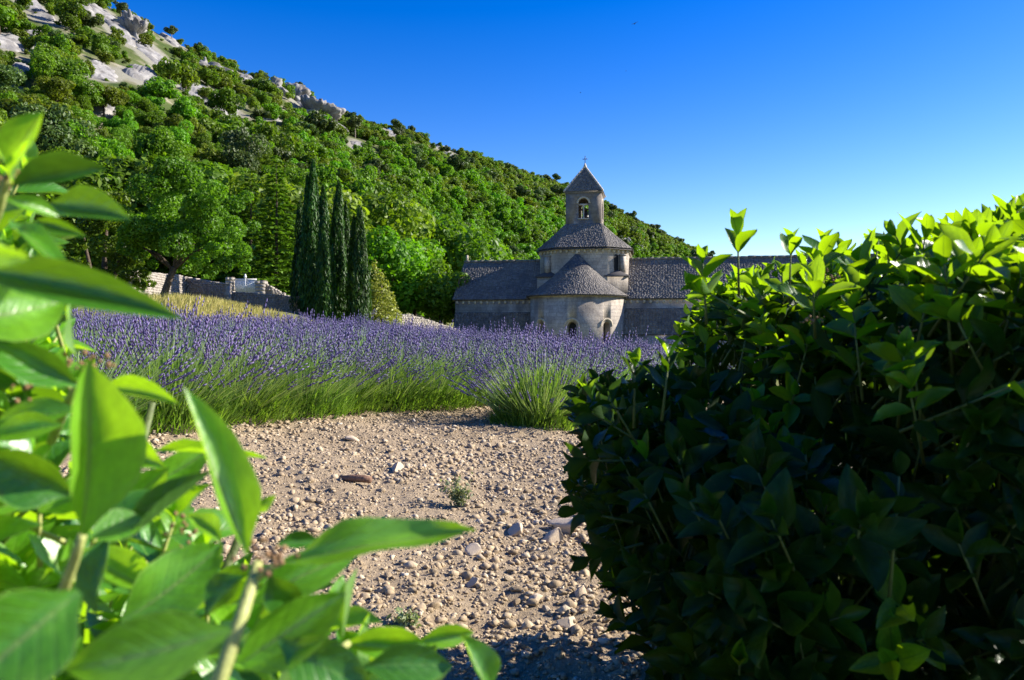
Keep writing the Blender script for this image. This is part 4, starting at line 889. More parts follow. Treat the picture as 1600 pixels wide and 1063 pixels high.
# ------------------------------------------------------------------ lavender
def lav_meshes(nl, ns, detail, lean=.2, H=.74, SPK=.6):
    """returns (leaf+stem mesh, spike mesh) of one bush about 1 m across"""
    V = []; T = []; tint = []; mi = []; n0 = 0
    def strip(b, dirv, L, wd, bend, mat, tn):
        nonlocal n0
        n = len(b); up = np.array((0, 0, 1.)); c = np.stack([-dirv[:, 1], dirv[:, 0], 0 * L], 1) + rng.normal(0, .3, (n, 3)); c -= dirv * np.sum(c * dirv, 1, keepdims=True); c /= np.linalg.norm(c, axis=1, keepdims=True)
        m_ = b + dirv * (L * .55)[:, None] + bend * (L * .2)[:, None]; e = b + dirv * L[:, None] + bend * (L * .55)[:, None]
        w_ = np.asarray(wd)[:, None]
        vv = np.stack([b - c * w_, b + c * w_, m_ + c * w_, m_ - c * w_, e], 1); V.append(vv.reshape(-1, 3)); i = np.arange(n)[:, None] * 5 + n0
        T.append(np.concatenate([i + np.array([[0, 1, 2]]), i + np.array([[0, 2, 3]]), i + np.array([[3, 2, 4]])], 0)); mi.append(np.full(3 * n, mat)); tint.append(np.repeat(tn, 5)); n0 += 5 * n
        return m_, e
    def dirs(n, spread):
        a = rng.uniform(0, 6.283, n); k = rng.uniform(0, 1, n) ** .6 * spread; dv = np.stack([np.sin(k) * np.cos(a), np.sin(k) * np.sin(a), np.cos(k)], 1); return dv, a, k
    a = rng.uniform(0, 6.283, nl); ph_ = np.arccos(rng.uniform(.02, 1, nl)); rr = rng.uniform(.25, 1, nl) ** .6
    b = np.stack([np.sin(ph_) * np.cos(a) * .46, np.sin(ph_) * np.sin(a) * .46, np.cos(ph_) * .5], 1) * rr[:, None]
    dv = np.stack([np.cos(a) * .55 * np.sin(ph_), np.sin(a) * .55 * np.sin(ph_), .75 + 0 * a], 1) + rng.normal(0, .28, (nl, 3)) + np.array((lean * .6, 0, 0)); dv /= np.linalg.norm(dv, axis=1, keepdims=True)
    L = rng.uniform(.06, .17, nl); strip(b, dv, L, np.full(nl, .0042 * detail), np.tile((lean * .5, 0, .1), (nl, 1)), 0, np.clip(rng.uniform(0, 1, nl), 0, 1))
    dv, a, k = dirs(ns, 1.15); b = np.stack([np.cos(a), np.sin(a), 0 * a], 1) * (.22 * k)[:, None]; b[:, 2] = .12
    L = H * rng.uniform(.72, 1.05, ns) * (1 - .12 * k); bend = np.tile((lean, -.02, .06), (ns, 1)) + rng.normal(0, .06, (ns, 3))
    m_, e = strip(b, dv, L, np.full(ns, .0024 * detail), bend, 1, rng.uniform(0, 1, ns))
    g = mesh('lavender_stems', np.concatenate(V), np.concatenate(T), [M['lavleaf'], M['lavstem']], mi=np.concatenate(mi), attr={'tint': np.concatenate(tint)})
    sel = rng.uniform(size=ns) < SPK; e = e[sel]; m_ = m_[sel]; ax = e - m_; ax /= np.linalg.norm(ax, axis=1, keepdims=True); n = len(e)
    SV = []; ST = []; st = []; c0 = 0
    Ls = rng.uniform(.05, .10, n)
    for (f0, f1, wd) in ([(-.6, .15, .9), (.05, .6, 1.0), (.5, 1.0, .75)] if detail < 1.5 else [(-.6, 1.0, 1.0)]):
        s0 = e + ax * (Ls * f0)[:, None]; s1 = e + ax * (Ls * f1)[:, None]; mm = s0 * .55 + s1 * .45
        p = np.cross(ax, np.array((.3, .5, .8))); p /= np.linalg.norm(p, axis=1, keepdims=True); q = np.cross(ax, p); wv = (.0074 * detail ** .6 * wd * rng.uniform(.8, 1.25, n))[:, None]
        vv = np.stack([s0, mm + p * wv, mm + q * wv, mm - p * wv, mm - q * wv, s1], 1); SV.append(vv.reshape(-1, 3)); i = np.arange(n)[:, None] * 6 + c0; c0 += 6 * n
        for tr in ((0, 2, 1), (0, 3, 2), (0, 4, 3), (0, 1, 4), (5, 1, 2), (5, 2, 3), (5, 3, 4), (5, 4, 1)): ST.append(i + np.array([tr]))
        st.append(np.repeat(rng.uniform(0, 1, n), 6))
    s = mesh('flower_spikes', np.concatenate(SV), np.concatenate(ST), M['lavspike'], attr={'tint': np.concatenate(st)})
    return g, s
LVN = [lav_meshes(3600, 760, 1.0, SPK=.5) for _ in range(4)]
LVF = [lav_meshes(1100, 400, 1.3, SPK=.52) for _ in range(3)]
LHERO = lav_meshes(4800, 900, 1.0, .08, .72, .5)
def lav(loc, rz, s, G, label, group):
    o = empty('lavender_bush', loc, rz); o.scale = (s, s, s * rng.uniform(.92, 1.06)); tag(o, label, 'lavender', group)
    tag(link('stems', G[0], o), kind='stuff'); tag(link('flower_spikes', G[1], o), kind='stuff'); return o
lav((.28, 7.15, gz(.28, 7.15) - .02), .4, 1.08, LHERO, 'lone lavender clump nearest the hedge, at the end of its row in bare soil', 'lavender bushes')
rowd = np.array((.505, .863)); perp = np.array((.863, -.505))
rown = {0: 'first', -1: 'second', -2: 'third', -3: 'fourth', -4: 'fifth', -5: 'sixth', -6: 'seventh', -7: 'eighth', -8: 'ninth', -9: 'tenth'}
TPX = [0, 70, 300, 400, 480, 600, 760, 900, 1100, 1300]; TPY = [484, 488, 495, 499, 501, 510, 522, 535, 547, 552]
nlav = 0
for k in range(-9, 6):
    p0 = np.array((-1.95, 6.55)) + perp * (k * 1.75); s = -4.0 if k <= 0 else (-.2 if k == 1 else -2.0); j = 0
    if k == 1: p0 = np.array((.28, 7.15)); s = .75
    if k > 1: p0 = np.array((.28, 7.15)) + perp * ((k - 1) * 1.75); s = 2.0
    while s < 42:
        p = p0 + rowd * s; d = p[1]; dist = max(4, np.hypot(*p)); sp = .68 if d < 12 else (.75 if d < 20 else 1.15)
        s += sp; px = CX + p[0] / max(d, .1) * F
        if d < 4.3 or d > 38 or px < 70 or px > 1190 or (p[0] < -12): continue
        if k == 0 and d > 9.9 and False: break
        q = p + rng.normal(0, .07, 2); near = d < 13
        sc_ = rng.uniform(.86, 1.14) * (1.08 if near else (1.08 if d < 20 else 1.25)) * (1 if d < 22 else .9)
        room = (EYE - (np.interp(px, TPX, TPY) - HY) / F * d - gz(*q)) / .80
        if room < .62: continue
        sc_ = min(sc_, max(room, .7))
        lb = 'lavender bush, %s row back from the bare soil, %s from its near end' % (rown[k], NTH(j + 1)) if k <= 0 else 'lavender bush right of the bare soil, %s row, %s from its near end' % (NTH(k), NTH(j + 1))
        lav((q[0], q[1], gz(*q) - .02), rng.uniform(-.5, .5), sc_, LVN[j % 4] if near else LVF[j % 3], lb, 'lavender bushes'); j += 1; nlav += 1
print('lavender', nlav)

# ------------------------------------------------------------------ clods, stones, twig, weeds on the soil
def inside_soil(x, y):
    front = (x + 1.95) * perp[0] + (y - 6.55) * perp[1]      # right of the first row
    return (front > .25) & (y < 10.8) & (x > -4.6) & (x < 4.3)
n = 80000; d = 1.5 + 8.5 * rng.uniform(0, 1, n) ** 1.1; x = rng.uniform(-.62, .62, n) * d * 1.1; ok = inside_soil(x, d) & (x < 2.6); x, d = x[ok], d[ok]; n = len(x)
dens = fbm(x / .5, d / .5, 3, 61)
sz = np.exp(rng.normal(-.55, .55, n)) * .0105 * (1 + .5 * dens) * np.clip(.75 + d * .06, .8, 1.3); sz = np.clip(sz, .003, .024)
B = np.array(ico(1)[0]); FB = ico(1)[1]
Vv = B[None] * rng.uniform(.42, 1.4, (n, len(B), 1)); Vv *= np.stack([rng.uniform(.8, 1.35, n), rng.uniform(.8, 1.35, n), rng.uniform(.55, .95, n)], 1)[:, None, :]
an = rng.uniform(0, 6.28, n); ca, sa = np.cos(an)[:, None], np.sin(an)[:, None]; Vv = np.stack([Vv[:, :, 0] * ca - Vv[:, :, 1] * sa, Vv[:, :, 0] * sa + Vv[:, :, 1] * ca, Vv[:, :, 2]], 2)
Vv = Vv * sz[:, None, None] + np.stack([x, d, soil_h(x, d) + sz * .18], 1)[:, None, :]
Fv = (FB[None] + (np.arange(n) * len(B))[:, None, None]).reshape(-1, 3)
tag(link('soil_clods', mesh('soil_clods', Vv.reshape(-1, 3), Fv, M['clod'], False, attr={'tint': np.repeat(np.clip(rng.beta(2, 2.6, n), 0, .99), len(B))})), 'small dry clods and pebbles covering the ploughed soil', 'clods', kind='stuff')
M['buff'] = plain('buff_limestone', (.50, .40, .29), .95, .1, 18, .25)
SP = [mesh('field_stone', *rock_geo(I3, 1.45, 1.2, 1., 140 + i, .12, 10), M['buff'], False) for i in range(8)]
SG = [mesh('field_stone', *rock_geo(I2, 1.5, 1.25, 1., 40 + i, .12, 9), M['clod'], False, attr={'tint': np.full(len(I2[0]), .25 + .06 * i)}) for i in range(8)]
def stone(px, py, wpx, k, label, group, hgt=1.0, tint=None):
    d = EYE / ((py - HY) / F); 
    for _ in range(6):
        x = (px - CX) / F * d; d = (EYE - float(soil_h(np.array([x]), np.array([d]))[0])) / ((py - HY) / F)
    s = wpx / F * d / 2; x = (px - CX) / F * d
    o = link('field_stone', (SP if wpx > 15.6 and 'small rough' not in label else SG)[k % 8]); o.location = (x, d, float(soil_h(np.array([x]), np.array([d]))[0]) + s * .22); o.scale = (s, s, s * hgt); o.rotation_euler = (rng.uniform(-.3, .3), rng.uniform(-.3, .3), rng.uniform(0, 6.28)); tag(o, label, 'stone', group); return o
stone(884, 826, 60, 0, 'large flat buff stone at the edge of the dark hedge', 'stones on the soil', .8)
stone(861, 846, 38, 3, 'pointed pale stone just in front of the large flat one', 'stones on the soil', 1.25)
stone(808, 834, 26, 5, 'whitish stone left of the pointed pale stone', 'stones on the soil')
stone(904, 930, 26, 1, 'tan rounded stone lying near the lower hedge edge', 'stones on the soil')
stone(888, 978, 30, 6, 'pale flat stone at the border of the hedge shadow', 'stones on the soil', .6)
stone(549, 688, 20, 2, 'grey stone in the upper bare soil near the lavender', 'stones on the soil')
stone(619, 739, 22, 7, 'pale angular stone in the middle of the bare soil', 'stones on the soil')
stone(792, 773, 16, 4, 'small white stone beside the grey green weed', 'stones on the soil')
stone(742, 865, 26, 5, 'pale lump right of the long leaf tip', 'stones on the soil')
stone(740, 915, 24, 6, 'white angular stone in the lower bare soil', 'stones on the soil')
stone(452, 735, 18, 1, 'pale round stone close to the sunlit shrub leaves', 'stones on the soil')
stone(836, 936, 24, 2, 'brown clod stone left of the tan rounded stone', 'stones on the soil')
SLAB = []; m_ = 0
while m_ < 130:
    py = rng.uniform(650, 1030); px = rng.uniform(380, 1010); dd = EYE / ((py - HY) / F); xx = (px - CX) / F * dd
    if not inside_soil(np.array([xx]), np.array([dd]))[0]: continue
    wv_ = rng.uniform(8, 15) * (.55 + .45 * (py - 600) / 400) + 3
    SLAB.append((px, py, stone(px, py, wv_, int(rng.integers(8)), 'small rough stone among the clods', 'small stones scattered on the soil', rng.uniform(.7, 1.1))))
    m_ += 1
SC = [(460, 'beside the sunlit shrub'), (560, 'left of the broken stick'), (680, 'between stick and weed'), (800, 'near the weed'), (900, 'right of the weed'), (9999, 'along the dark hedge')]; SRW = [(700, 'upper soil'), (760, 'middle soil'), (830, 'soil level with weed'), (920, 'lower soil'), (9999, 'lowest soil')]
cells = {}
for px, py, o in SLAB: cells.setdefault((next(n for v, n in SC if px < v), next(n for v, n in SRW if py < v)), []).append((px, py, o))
for (c, r_), L in cells.items():
    L.sort(key=lambda a: a[:2])
    for j, (_, _, o) in enumerate(L): o['label'] = 'small rough stone, %s %s, %s from left' % (r_, c, NTH(j + 1))
d = 4.15; q = at(557, 789, d); zz = float(soil_h(np.array([q.x]), np.array([q.y]))[0])
mb = MB(); mb.tube([(-.085, .02, .0), (-.03, .004, .006), (.04, -.004, .004), (.085, -.012, 0)], [.017, .02, .0215, .019], 9)
o = mb.build('broken_stick', M['wood'], None, True); o.location = (q.x, q.y, zz + .022); tag(o, 'short broken brown stick lying on the bare soil', 'stick')
def weed(px, py, hpx, n, mat, label, spread=.5):
    d = EYE / ((py - HY) / F); x = (px - CX) / F * d; z = float(soil_h(np.array([x]), np.array([d]))[0]); h = hpx / F * d
    r = empty('weed_plant', (x, d, z - .005)); tag(r, label, 'weed'); st = MB(); P = []; Nn = []
    for i in range(n):
        a = rng.uniform(0, 6.28); k = rng.uniform(.1, spread); L = h * rng.uniform(.5, 1.05); e = np.array((math.cos(a) * math.sin(k), math.sin(a) * math.sin(k), math.cos(k))) * L
        st.tube([(0, 0, 0), e * .5 + np.array((0, 0, .01)), e], [.0022, .0017, .001], 4)
        for j in range(14):
            t = rng.uniform(.15, 1.05); P.append(e * t + rng.normal(0, .014, 3)); Nn.append(rng.normal(0, 1, 3) + np.array((0, 0, .6)))
    st.build('stem', M['darktwig'], r); P = np.array(P); P[:, 2] = np.maximum(P[:, 2], .004); V, T = quads_from(P, np.array(Nn), rng.uniform(.007, .017, len(P)), .7)
    tag(link('leaves', mesh('leaves', V, T, M[mat], attr={'tint': np.repeat(rng.uniform(0, 1, len(P)), 4)}), r), kind='stuff')
weed(716, 806, 52, 22, 'weed', 'grey green wispy weed standing alone in the bare soil', .55)
weed(445, 650, 50, 26, 'lavleaf', 'low dark green weed at the foot of the first lavender row', .9)
weed(640, 1002, 26, 9, 'weed', 'tiny weed by the lower shrub leaves', .9)

# ------------------------------------------------------------------ broad leaved shrubs
def leaf_geo(seed, strips=2, NST=10):
    r2 = np.random.default_rng(seed); t = np.linspace(0, 1, NST)
    wprof = np.interp(t, [0, .06, .16, .32, .5, .68, .84, .94, 1], [.07, .09, .55, .92, 1.0, .86, .52, .22, .0]) * .5
    fold = r2.uniform(.12, .5); curl = r2.uniform(-.08, .22); tw = r2.uniform(-.35, .35); wav = r2.uniform(.0, .05); side = r2.uniform(-.08, .08); pw = r2.uniform(0, 6)
    vs = np.linspace(-1, 1, 2 * (strips // 2) + 1) if strips > 2 else np.array([-1, 0, 1.]); V = []; U = []
    for i, tt in enumerate(t):
        for v in vs:
            x = v * wprof[i]; z = abs(v) ** 1.3 * wprof[i] * fold * .9 + wav * math.sin(tt * 11 + pw + (0 if v > 0 else 1.5)) * abs(v) - curl * tt * tt + curl * .3 * tt; a = tw * tt
            V.append((x * math.cos(a) - z * math.sin(a) * .3 + side * math.sin(tt * 3.1), tt * (1 - abs(curl) * .15), z + x * math.sin(a) * .8)); U.append((tt, v))
    c = len(vs); Q = [(i * c + k, i * c + k + 1, (i + 1) * c + k + 1, (i + 1) * c + k) for i in range(NST - 1) for k in range(c - 1)]
    return np.array(V), np.array(Q), np.array(U)
LG = [leaf_geo(100 + i, 2, 7) for i in range(12)]; LM = [leaf_geo(100 + i) for i in range(12)]; LH = [leaf_geo(200 + i, 4) for i in range(10)]
class Shrub:
    def __init__(s, root, mat, mat2=None, other='young_leaves', dark=0.): s.root = root; s.other = other; s.dark = dark; s.mat = mat; s.mat2 = mat2 or mat; s.L = []; s.st = MB(); s.hero = []
    def leaf(s, b, d, n, L, W, yg=0): s.L.append((np.array(b), np.array(d), np.array(n), L, W, yg))
    def sprig(s, tip, axis, pairs, L, stem=True, stemlen=None, young=0):
        tip = np.array(tip); A = np.array(axis) / np.linalg.norm(axis); p = np.cross(A, rng.normal(size=3)); p /= np.linalg.norm(p); q = np.cross(A, p)
        off = 0
        for i in range(pairs):
            ang = R(rng.uniform(18, 32)) if i == 0 else R(min(78, 34 + 13 * i + rng.uniform(-8, 10))); pr = p if i % 2 == 0 else q
            ll = L * (.62 if i == 0 else (.9 if i == 1 else 1.05)) * rng.uniform(.8, 1.15)
            for sg in (-1, 1):
                if rng.uniform() < .08: continue
                v = pr * sg + rng.normal(0, .15, 3); dv = A * math.cos(ang) + v * math.sin(ang); nn = A * math.sin(ang) - v * math.cos(ang) + rng.normal(0, .12, 3)
                s.leaf(tip - A * off, dv / np.linalg.norm(dv), nn, ll, ll * rng.uniform(.38, .5), int(rng.uniform() < s.dark * i) if s.dark else int(i < young))
            off += L * rng.uniform(.22, .42)
        if stem:
            e = tip - A * (stemlen or off + L * .8) + np.array((0, 0, -.01)); s.st.tube([tip, (tip + e) / 2, e], [.0013, .0018, .0026], 5)
    def finish(s, nobj, twig, key=None):
        rb = np.array([l[0] for l in s.L]); D = np.array([l[1] for l in s.L]); Nn = np.array([l[2] for l in s.L]); LL = np.array([l[3] for l in s.L]); WW = np.array([l[4] for l in s.L])
        D /= np.linalg.norm(D, axis=1, keepdims=True); Nn = Nn - D * np.sum(Nn * D, 1, keepdims=True); Nn /= np.linalg.norm(Nn, axis=1, keepdims=True); Xx = np.cross(D, Nn)
        C = rb + D * (LL * .5)[:, None]; dep = np.maximum(C[:, 1], .05); px = CX + C[:, 0] / dep * F; py = HY - (C[:, 2] - EYE) / dep * F
        face = .25 + np.abs(np.sum(Nn * (np.array((0, 0, EYE)) - C), 1)) / np.linalg.norm(C - np.array((0, 0, EYE)), axis=1)
        score = LL * WW / dep ** 2 * face; vis = (px > -60) & (px < 1660) & (py > -60) & (py < 1120)
        cell = {}
        for i in np.nonzero(vis)[0]: cell.setdefault((int(px[i] // 16), int(py[i] // 16)), []).append(i)
        front = np.zeros(len(LL), bool)
        for c in cell.values():
            c.sort(key=lambda i: dep[i]); front[c[:1]] = True
        order = np.argsort(-(score * front + score * 1e-3 * vis)); chosen = set(order[:nobj].tolist()) if nobj else set()
        o0 = np.array(s.root.location)
        YG = np.array([l[5] for l in s.L])
        ms2 = [[mesh('leaf', g[0], g[1], mt_, True, uv=g[2]) for g in LM] for mt_ in (s.mat, s.mat2)]; ms = ms2[0]; mh = [[mesh('leaf', g[0], g[1], mt_, True, uv=g[2]) for g in LH] for mt_ in (s.mat, s.mat2)]
        nh = len(s.hero)
        def mk(m, b, d, n, L, W):
            d = Vector(d).normalized(); n = Vector(n); n = (n - d * n.dot(d)).normalized(); x = d.cross(n)
            o = link('leaf', m, s.root); o.matrix_local = Matrix(((x.x * W, d.x * L, n.x * L, b[0] - o0[0]), (x.y * W, d.y * L, n.y * L, b[1] - o0[1]), (x.z * W, d.z * L, n.z * L, b[2] - o0[2]), (0, 0, 0, 1)))
        for i, h in enumerate(s.hero): mk(mh[h[5]][i % 10], *h[:5])
        for i in chosen: mk(ms2[YG[i]][i % 12], rb[i], D[i], Nn[i], LL[i], WW[i])
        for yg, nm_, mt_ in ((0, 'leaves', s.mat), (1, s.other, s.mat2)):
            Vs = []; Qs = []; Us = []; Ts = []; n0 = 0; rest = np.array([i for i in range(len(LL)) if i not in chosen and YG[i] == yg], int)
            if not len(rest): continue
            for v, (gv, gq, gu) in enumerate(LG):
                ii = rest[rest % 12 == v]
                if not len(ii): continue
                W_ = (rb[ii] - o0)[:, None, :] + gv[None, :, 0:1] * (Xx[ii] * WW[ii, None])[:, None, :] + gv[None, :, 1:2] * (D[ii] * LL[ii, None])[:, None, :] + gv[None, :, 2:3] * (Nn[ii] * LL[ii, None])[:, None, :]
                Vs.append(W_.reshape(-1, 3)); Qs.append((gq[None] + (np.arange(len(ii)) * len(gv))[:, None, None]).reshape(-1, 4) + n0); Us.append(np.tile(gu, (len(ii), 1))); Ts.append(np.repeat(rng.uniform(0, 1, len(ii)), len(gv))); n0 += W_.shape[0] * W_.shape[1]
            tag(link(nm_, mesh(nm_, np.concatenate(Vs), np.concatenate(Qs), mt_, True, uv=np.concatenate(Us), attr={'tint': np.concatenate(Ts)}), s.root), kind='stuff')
        if s.st.v:
            s.st.v = [v - o0 for v in s.st.v]; tag(s.st.build('stems', twig, s.root, True), kind='stuff')
        print('shrub leaves', len(LL) + nh)
    def buds(s, c, n=16, r=.012, mat='bud'):
        mb = MB(); V, Fc = I1; o0 = np.array(s.root.location)
        for i in range(n):
            p = np.array(c) - o0 + rng.normal(0, r, 3) * np.array((1, 1, .6)); mb.add(V * rng.uniform(.0011, .0021) + p, None, Fc)
        mb.build('bud_cluster', M[mat], s.root, True)
def inpoly(px, py, P):
    c = False; j = len(P) - 1
    for i in range(len(P)):
        if (P[i][1] > py) != (P[j][1] > py) and px < (P[j][0] - P[i][0]) * (py - P[i][1]) / (P[j][1] - P[i][1]) + P[i][0]: c = not c
        j = i
    return c
# -- sunlit shrub at the left, close by
rl = empty('evergreen_shrub', (-.55, .75, 0)); tag(rl, 'sunlit evergreen shrub with big glossy bright green leaves and yellowish stems', 'shrub')
SL = Shrub(rl, M['leafL'], M['leafD'], 'dark_leaves', .22)  # second material colours leaves as if shaded, more often on lower pairs
PALE, LIT, DRK, YEL, TOP = (.84, -.42, .40), (.45, -.75, .45), (-.32, -.85, .42), (-.72, -.62, -.1), (.3, -.35, .85)
HERO = [(12, 262, .40, 60, 174, .39, 44, LIT), (14, 266, .40, -35, 195, .42, 48, PALE), (16, 290, .40, 48, 218, .38, 30, YEL), (15, 292, .41, 164, 263, .42, 42, DRK), (8, 312, .40, 98, 337, .42, 26, PALE),
        (82, 318, .46, 203, 344, .45, 56, DRK), (58, 344, .44, 134, 370, .43, 24, DRK), (16, 344, .42, 106, 420, .40, 44, LIT), (-80, 325, .30, 42, 408, .30, 78, YEL), (-40, 418, .37, 274, 492, .36, 64, DRK), (92, 425, .45, 165, 474, .46, 28, PALE),
        (-70, 505, .38, 104, 468, .42, 108, PALE), (120, 565, .45, 106, 474, .44, 44, YEL), (124, 604, .42, -25, 532, .40, 54, DRK), (34, 602, .44, -50, 560, .42, 52, DRK), (158, 604, .48, 278, 632, .47, 36, LIT),
        (126, 836, .37, 140, 566, .36, 92, PALE), (150, 705, .46, 201, 634, .46, 36, LIT), (178, 690, .47, 254, 728, .46, 44, LIT), (124, 640, .45, -10, 655, .44, 42, LIT), (98, 664, .43, -25, 682, .42, 46, PALE), (112, 772, .42, -35, 712, .40, 80, DRK), (228, 704, .52, 413, 713, .52, 22, LIT),
        (385, 868, .39, 291, 608, .38, 78, LIT), (148, 830, .42, 278, 764, .44, 42, DRK), (190, 852, .42, 332, 738, .43, 48, DRK), (182, 792, .50, 262, 732, .50, 54, LIT), (190, 972, .43, 348, 850, .46, 92, LIT), (150, 958, .44, 166, 834, .45, 48, DRK),
        (362, 985, .31, 96, 1045, .29, 100, YEL), (125, 925, .30, -70, 1090, .27, 140, PALE), (346, 848, .46, 294, 803, .47, 32, LIT), (440, 880, .40, 740, 826, .42, 68, LIT), (432, 852, .44, 498, 845, .45, 24, DRK), (395, 942, .42, 556, 866, .44, 62, LIT),
        (365, 1045, .40, 538, 928, .42, 80, PALE), (536, 996, .44, 556, 888, .46, 44, YEL), (436, 1000, .40, 586, 1080, .40, 76, DRK), (540, 1006, .46, 668, 1004, .47, 42, PALE), (568, 1042, .44, 708, 1042, .45, 56, DRK), (655, 1002, .50, 742, 988, .51, 30, PALE), (765, 1090, .46, 724, 992, .46, 48, PALE), (398, 802, .48, 430, 774, .48, 16, LIT),
        (250, 930, .46, 120, 860, .48, 60, LIT), (300, 1000, .42, 420, 1040, .40, 62, LIT), (60, 800, .5, 170, 760, .52, 50, LIT), (230, 760, .56, 330, 700, .58, 46, LIT), (420, 900, .41, 470, 960, .42, 50, DRK), (380, 900, .42, 320, 960, .41, 52, DRK), (140, 840, .40, 230, 810, .42, 50, LIT), (640, 1055, .45, 560, 1090, .44, 50, LIT)]
for bx, by, bd, tx, ty, td, wp, nm in HERO:
    b, t = at(bx, by, bd), at(tx, ty, td); L = (t - b).length
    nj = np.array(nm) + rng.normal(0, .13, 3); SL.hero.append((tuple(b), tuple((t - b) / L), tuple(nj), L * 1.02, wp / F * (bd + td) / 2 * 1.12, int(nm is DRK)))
o0 = np.array(rl.location)
def stem_path(pts, r0, r1, mat='twig'):
    P = [np.array(at(*p)) - o0 for p in pts]; n = len(P); MB().tube(P, [r0 + (r1 - r0) * i / (n - 1) for i in range(n)], 8).build('stem', M[mat], rl, True)
stem_path([(290, 1180, .36), (345, 1055, .37), (378, 960, .38), (396, 905, .40), (402, 880, .41)], .0046, .0030)
stem_path([(396, 908, .40), (420, 888, .40), (442, 880, .40)], .0026, .0015)
stem_path([(60, 1010, .42), (95, 935, .40), (118, 870, .39), (128, 838, .38)], .0038, .0024)
stem_path([(-30, 400, .44), (0, 320, .42), (12, 275, .40)], .003, .002)
stem_path([(80, 690, .5), (110, 620, .46), (122, 600, .44)], .003, .002)
stem_path([(420, 1140, .42), (500, 1040, .43), (545, 1005, .45)], .003, .002)
for c, n_ in (((415, 868, .40), 26), ((140, 566, .45), 18), ((286, 830, .47), 16), ((22, 604, .44), 16), ((0, 285, .40), 14), ((462, 1010, .42), 12)): SL.buds(at(*c), n_, .007)
POLY = [(-500, 250), (0, 240), (40, 270), (55, 380), (75, 470), (90, 520), (100, 600), (110, 650), (170, 690), (200, 770), (270, 800), (330, 850), (380, 890), (450, 900), (530, 940), (570, 1000), (690, 1050), (700, 1300), (-500, 1300)]
k = 0
while k < 540:
    px, py = rng.uniform(-450, 690), rng.uniform(240, 1290)
    if not inpoly(px, py, POLY): continue
    d = rng.uniform(.5, .95) if px > -40 else rng.uniform(.4, 1.0)
    ins = min(1, (px + 30) / 300 if px > 0 else 0); tip = at(px, py, d)
    if tip.z < .05: continue
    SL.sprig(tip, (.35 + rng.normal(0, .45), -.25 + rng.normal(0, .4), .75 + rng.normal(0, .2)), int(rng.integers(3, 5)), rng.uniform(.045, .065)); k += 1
mb = MB()
for i in range(9):
    e = at(rng.uniform(-350, 420), rng.uniform(600, 1000), rng.uniform(.6, .95)) - rl.location; mb.tube([(rng.normal(0, .08), rng.normal(0, .06), 0), (e.x * .4, e.y * .4, e.z * .5), e], [.012, .008, .004], 6)
mb.build('branches', M['darktwig'], rl, True)
SL.finish(250, M['twig'])
# -- dark hedge at the right
rh = empty('evergreen_hedge', (1.15, 1.5, 0)); tag(rh, 'large dark shaded evergreen hedge bush with sunlit top leaves in front of the church', 'hedge')
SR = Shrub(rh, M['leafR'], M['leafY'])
TOPX = [880, 905, 930, 960, 1000, 1060, 1130, 1150, 1164, 1182, 1200, 1300, 1380, 1420, 1480, 1550, 1620, 1800, 2200, 2700]
TOPY = [700, 635, 618, 605, 595, 590, 585, 520, 440, 415, 404, 392, 395, 368, 345, 342, 330, 315, 300, 320]
LEFY = [540, 580, 620, 700, 760, 800, 850, 900, 960, 1010, 1063, 1300]; LEFX = [985, 945, 912, 915, 925, 915, 925, 955, 985, 1025, 1055, 1130]
DM = 1.62; HD = .80
def hedge_in(px, py, d):
    """px,py on the middle plane at depth DM"""
    f = 1 - ((d - DM) / HD) ** 2
    if f <= 0: return -1
    s = math.sqrt(f)
    nz = float(vnoise(px / 55., py / 55. + d * 2, 5)) + .5 * float(vnoise(px / 24., py / 24. - d * 3, 6))
    top = np.interp(px, TOPX, TOPY) + (1 - s) * 90 + nz * 22; lef = np.interp(py, LEFY, LEFX) + (1 - s) * 70 + nz * 34 + 8
    return min(py - top, (px - lef) * .9, (d - (DM - HD)) * F / DM, 3000 - px)
k = 0; tries = 0
while k < 2300 and tries < 400000:
    tries += 1
    px = rng.uniform(890, 2600) if rng.uniform() < .3 else rng.uniform(890, 1680); py = rng.uniform(300, 1380); d = rng.uniform(DM - HD, DM + HD)
    v = hedge_in(px, py, d)
    if v < 4 or v > 110 and rng.uniform() > .22: continue
    p = at(px, py, DM); tip = (p.x, d, p.z)
    if tip[2] < .04: continue
    up = 1.1 if py - np.interp(px, TOPX, TOPY) < 120 else .65
    ax = (-.25 - .5 * (px - np.interp(py, LEFY, LEFX) < 120) + rng.normal(0, .35), (d - DM) * .9 - .15 + rng.normal(0, .35), up + rng.normal(0, .25))
    SR.sprig(tip, ax, int(rng.integers(3, 5)), rng.uniform(.058, .086), young=(3 if px > 1085 and rng.uniform() < 1.15 - (py - np.interp(px, TOPX, TOPY)) / 190 else (1 if rng.uniform() < .05 else 0))); k += 1  # sprigs near the top get the leaf colour brightened for sun, fewer lower down
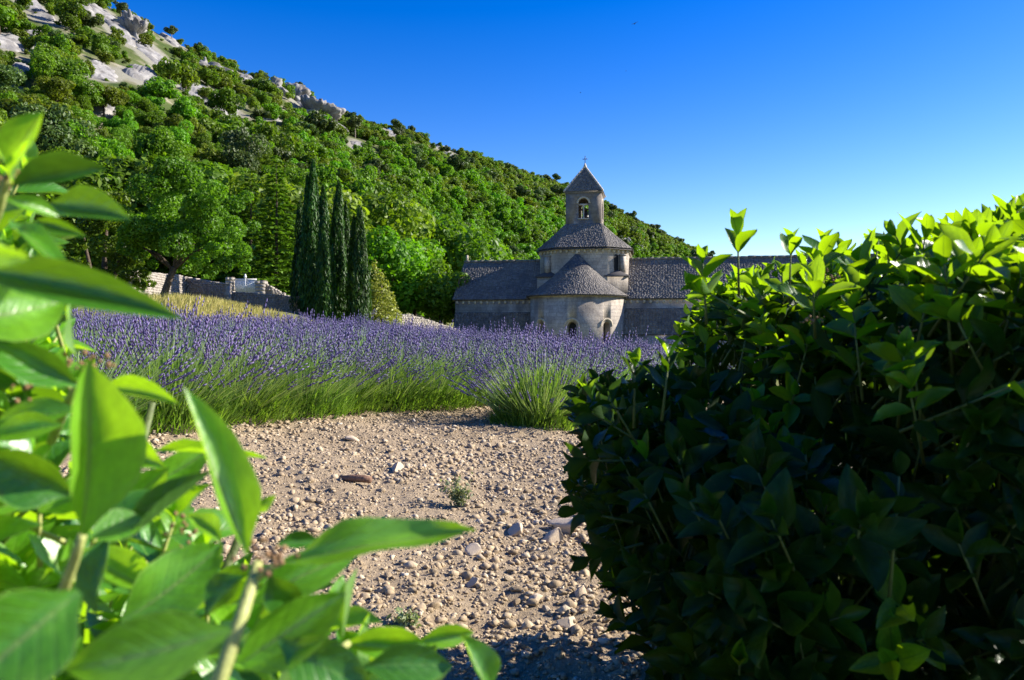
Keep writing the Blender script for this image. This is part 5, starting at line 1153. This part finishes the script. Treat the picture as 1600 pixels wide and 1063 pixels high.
# single shoots that stand out against the sky and the church (photo)
for px, py, d, ax, L, pr in ((1153, 372, 1.25, (-.05, -.1, 1), .075, 2), (1098, 412, 1.2, (-.1, -.1, 1), .07, 3), (1096, 452, 1.2, (-.8, -.1, .35), .062, 2), (1236, 385, 1.3, (0, -.1, 1), .055, 2), (1285, 385, 1.25, (.05, -.1, 1), .065, 3), (1400, 370, 1.3, (-.4, 0, .7), .07, 3), (1445, 375, 1.2, (.1, -.2, 1), .078, 3), (1490, 360, 1.3, (.4, 0, .8), .07, 3), (1530, 375, 1.15, (0, -.2, 1), .078, 3), (1560, 345, 1.3, (-.2, 0, 1), .06, 3), (1590, 330, 1.25, (.2, -.1, 1), .07, 3),
                            (992, 575, 1.2, (0, -.1, 1), .06, 3), (1045, 560, 1.15, (.1, -.1, 1), .065, 3), (950, 620, 1.2, (-.5, -.2, .7), .06, 3), (925, 645, 1.25, (-.8, 0, .4), .065, 3), (905, 800, 1.2, (-1, -.1, .1), .075, 3), (905, 720, 1.25, (-.9, 0, -.1), .07, 3), (925, 870, 1.2, (-.8, 0, -.3), .07, 3), (1545, 805, .95, (0, -.3, 1), .07, 2), (1350, 830, 1.0, (.1, -.3, 1), .07, 2), (1500, 440, 1.05, (-.3, -.4, .8), .085, 3), (1420, 440, 1.1, (-.2, -.4, .8), .075, 3), (1270, 440, 1.1, (-.2, -.4, .7), .075, 3)):
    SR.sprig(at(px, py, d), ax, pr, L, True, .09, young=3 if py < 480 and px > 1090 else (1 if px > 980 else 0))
k = 0
while k < 4600:
    px = rng.uniform(950, 2500); py = rng.uniform(360, 1380); d = rng.uniform(DM - .5, DM + .5)
    if hedge_in(px, py, d) < 60: continue
    p = at(px, py, DM)
    if p.z < .03: continue
    dv = rng.normal(size=3); SR.leaf((p.x, d, p.z), dv, rng.normal(size=3), rng.uniform(.06, .085), rng.uniform(.03, .04)); k += 1
for c in ((1268, 500, 1.0), (1412, 520, 1.0), (1283, 428, 1.15), (1295, 436, 1.2)): SR.buds(at(*c), 22, .008)
mb = MB()
for i in range(26):
    while True:
        bx, by, bd = rng.uniform(1000, 2300), rng.uniform(480, 900), DM + rng.uniform(-.4, .4)
        if hedge_in(bx, by, bd) > 75: break
    e = at(bx, by, DM); e.y = bd; e = e - rh.location; b_ = (e.x * rng.uniform(.3, .6), rng.normal(0, .15), 0); mb.tube([b_, (e.x * .8, e.y * .5, e.z * .5), e], [.014, .009, .004], 6)
mb.build('branches', M['darktwig'], rh, True)
SR.finish(300, M['darktwig'])

# ------------------------------------------------------------------ birds
def bird(px, py, d, span, roll, yaw, label):
    r = empty('bird', at(px, py, d)); r.rotation_euler = (0, roll, yaw); tag(r, label, 'bird', 'birds in the sky'); s = span / 2
    MB().tube([(0, s * .45, 0), (0, s * .3, .01 * s), (0, 0, 0), (0, -s * .3, 0), (0, -s * .55, 0)], [.01 * s, .07 * s, .1 * s, .06 * s, .02 * s], 8).build('body', M['bird'], r, True)
    for sg in (-1, 1): MB().add([(sg * .05 * s, .15 * s, .02 * s), (sg * .05 * s, -.15 * s, .02 * s), (sg * .5 * s, -.08 * s, .12 * s), (sg * .5 * s, .17 * s, .12 * s), (sg * s, -.12 * s, .06 * s), (sg * .05 * s, 0, .05 * s), (sg * .5 * s, .05 * s, .15 * s)], [(0, 1, 2, 3), (0, 5, 6, 3), (5, 1, 2, 6)], [(3, 2, 4), (6, 4, 3), (6, 2, 4)]).build('wing', M['bird'], r)
bird(992, 37, 60, .8, R(-25), R(10), 'gliding bird high in the blue sky, the largest of the three')
bird(978, 111, 90, .42, R(-20), R(70), 'tiny distant bird above the bell tower, below the largest bird')
bird(907, 145, 90, .38, R(15), R(80), 'tiny distant bird straight above the bell tower cross')

tr = sum(len(p.vertices) - 2 for m in bpy.data.meshes if m.users for p in m.polygons); print('mesh triangles', tr)
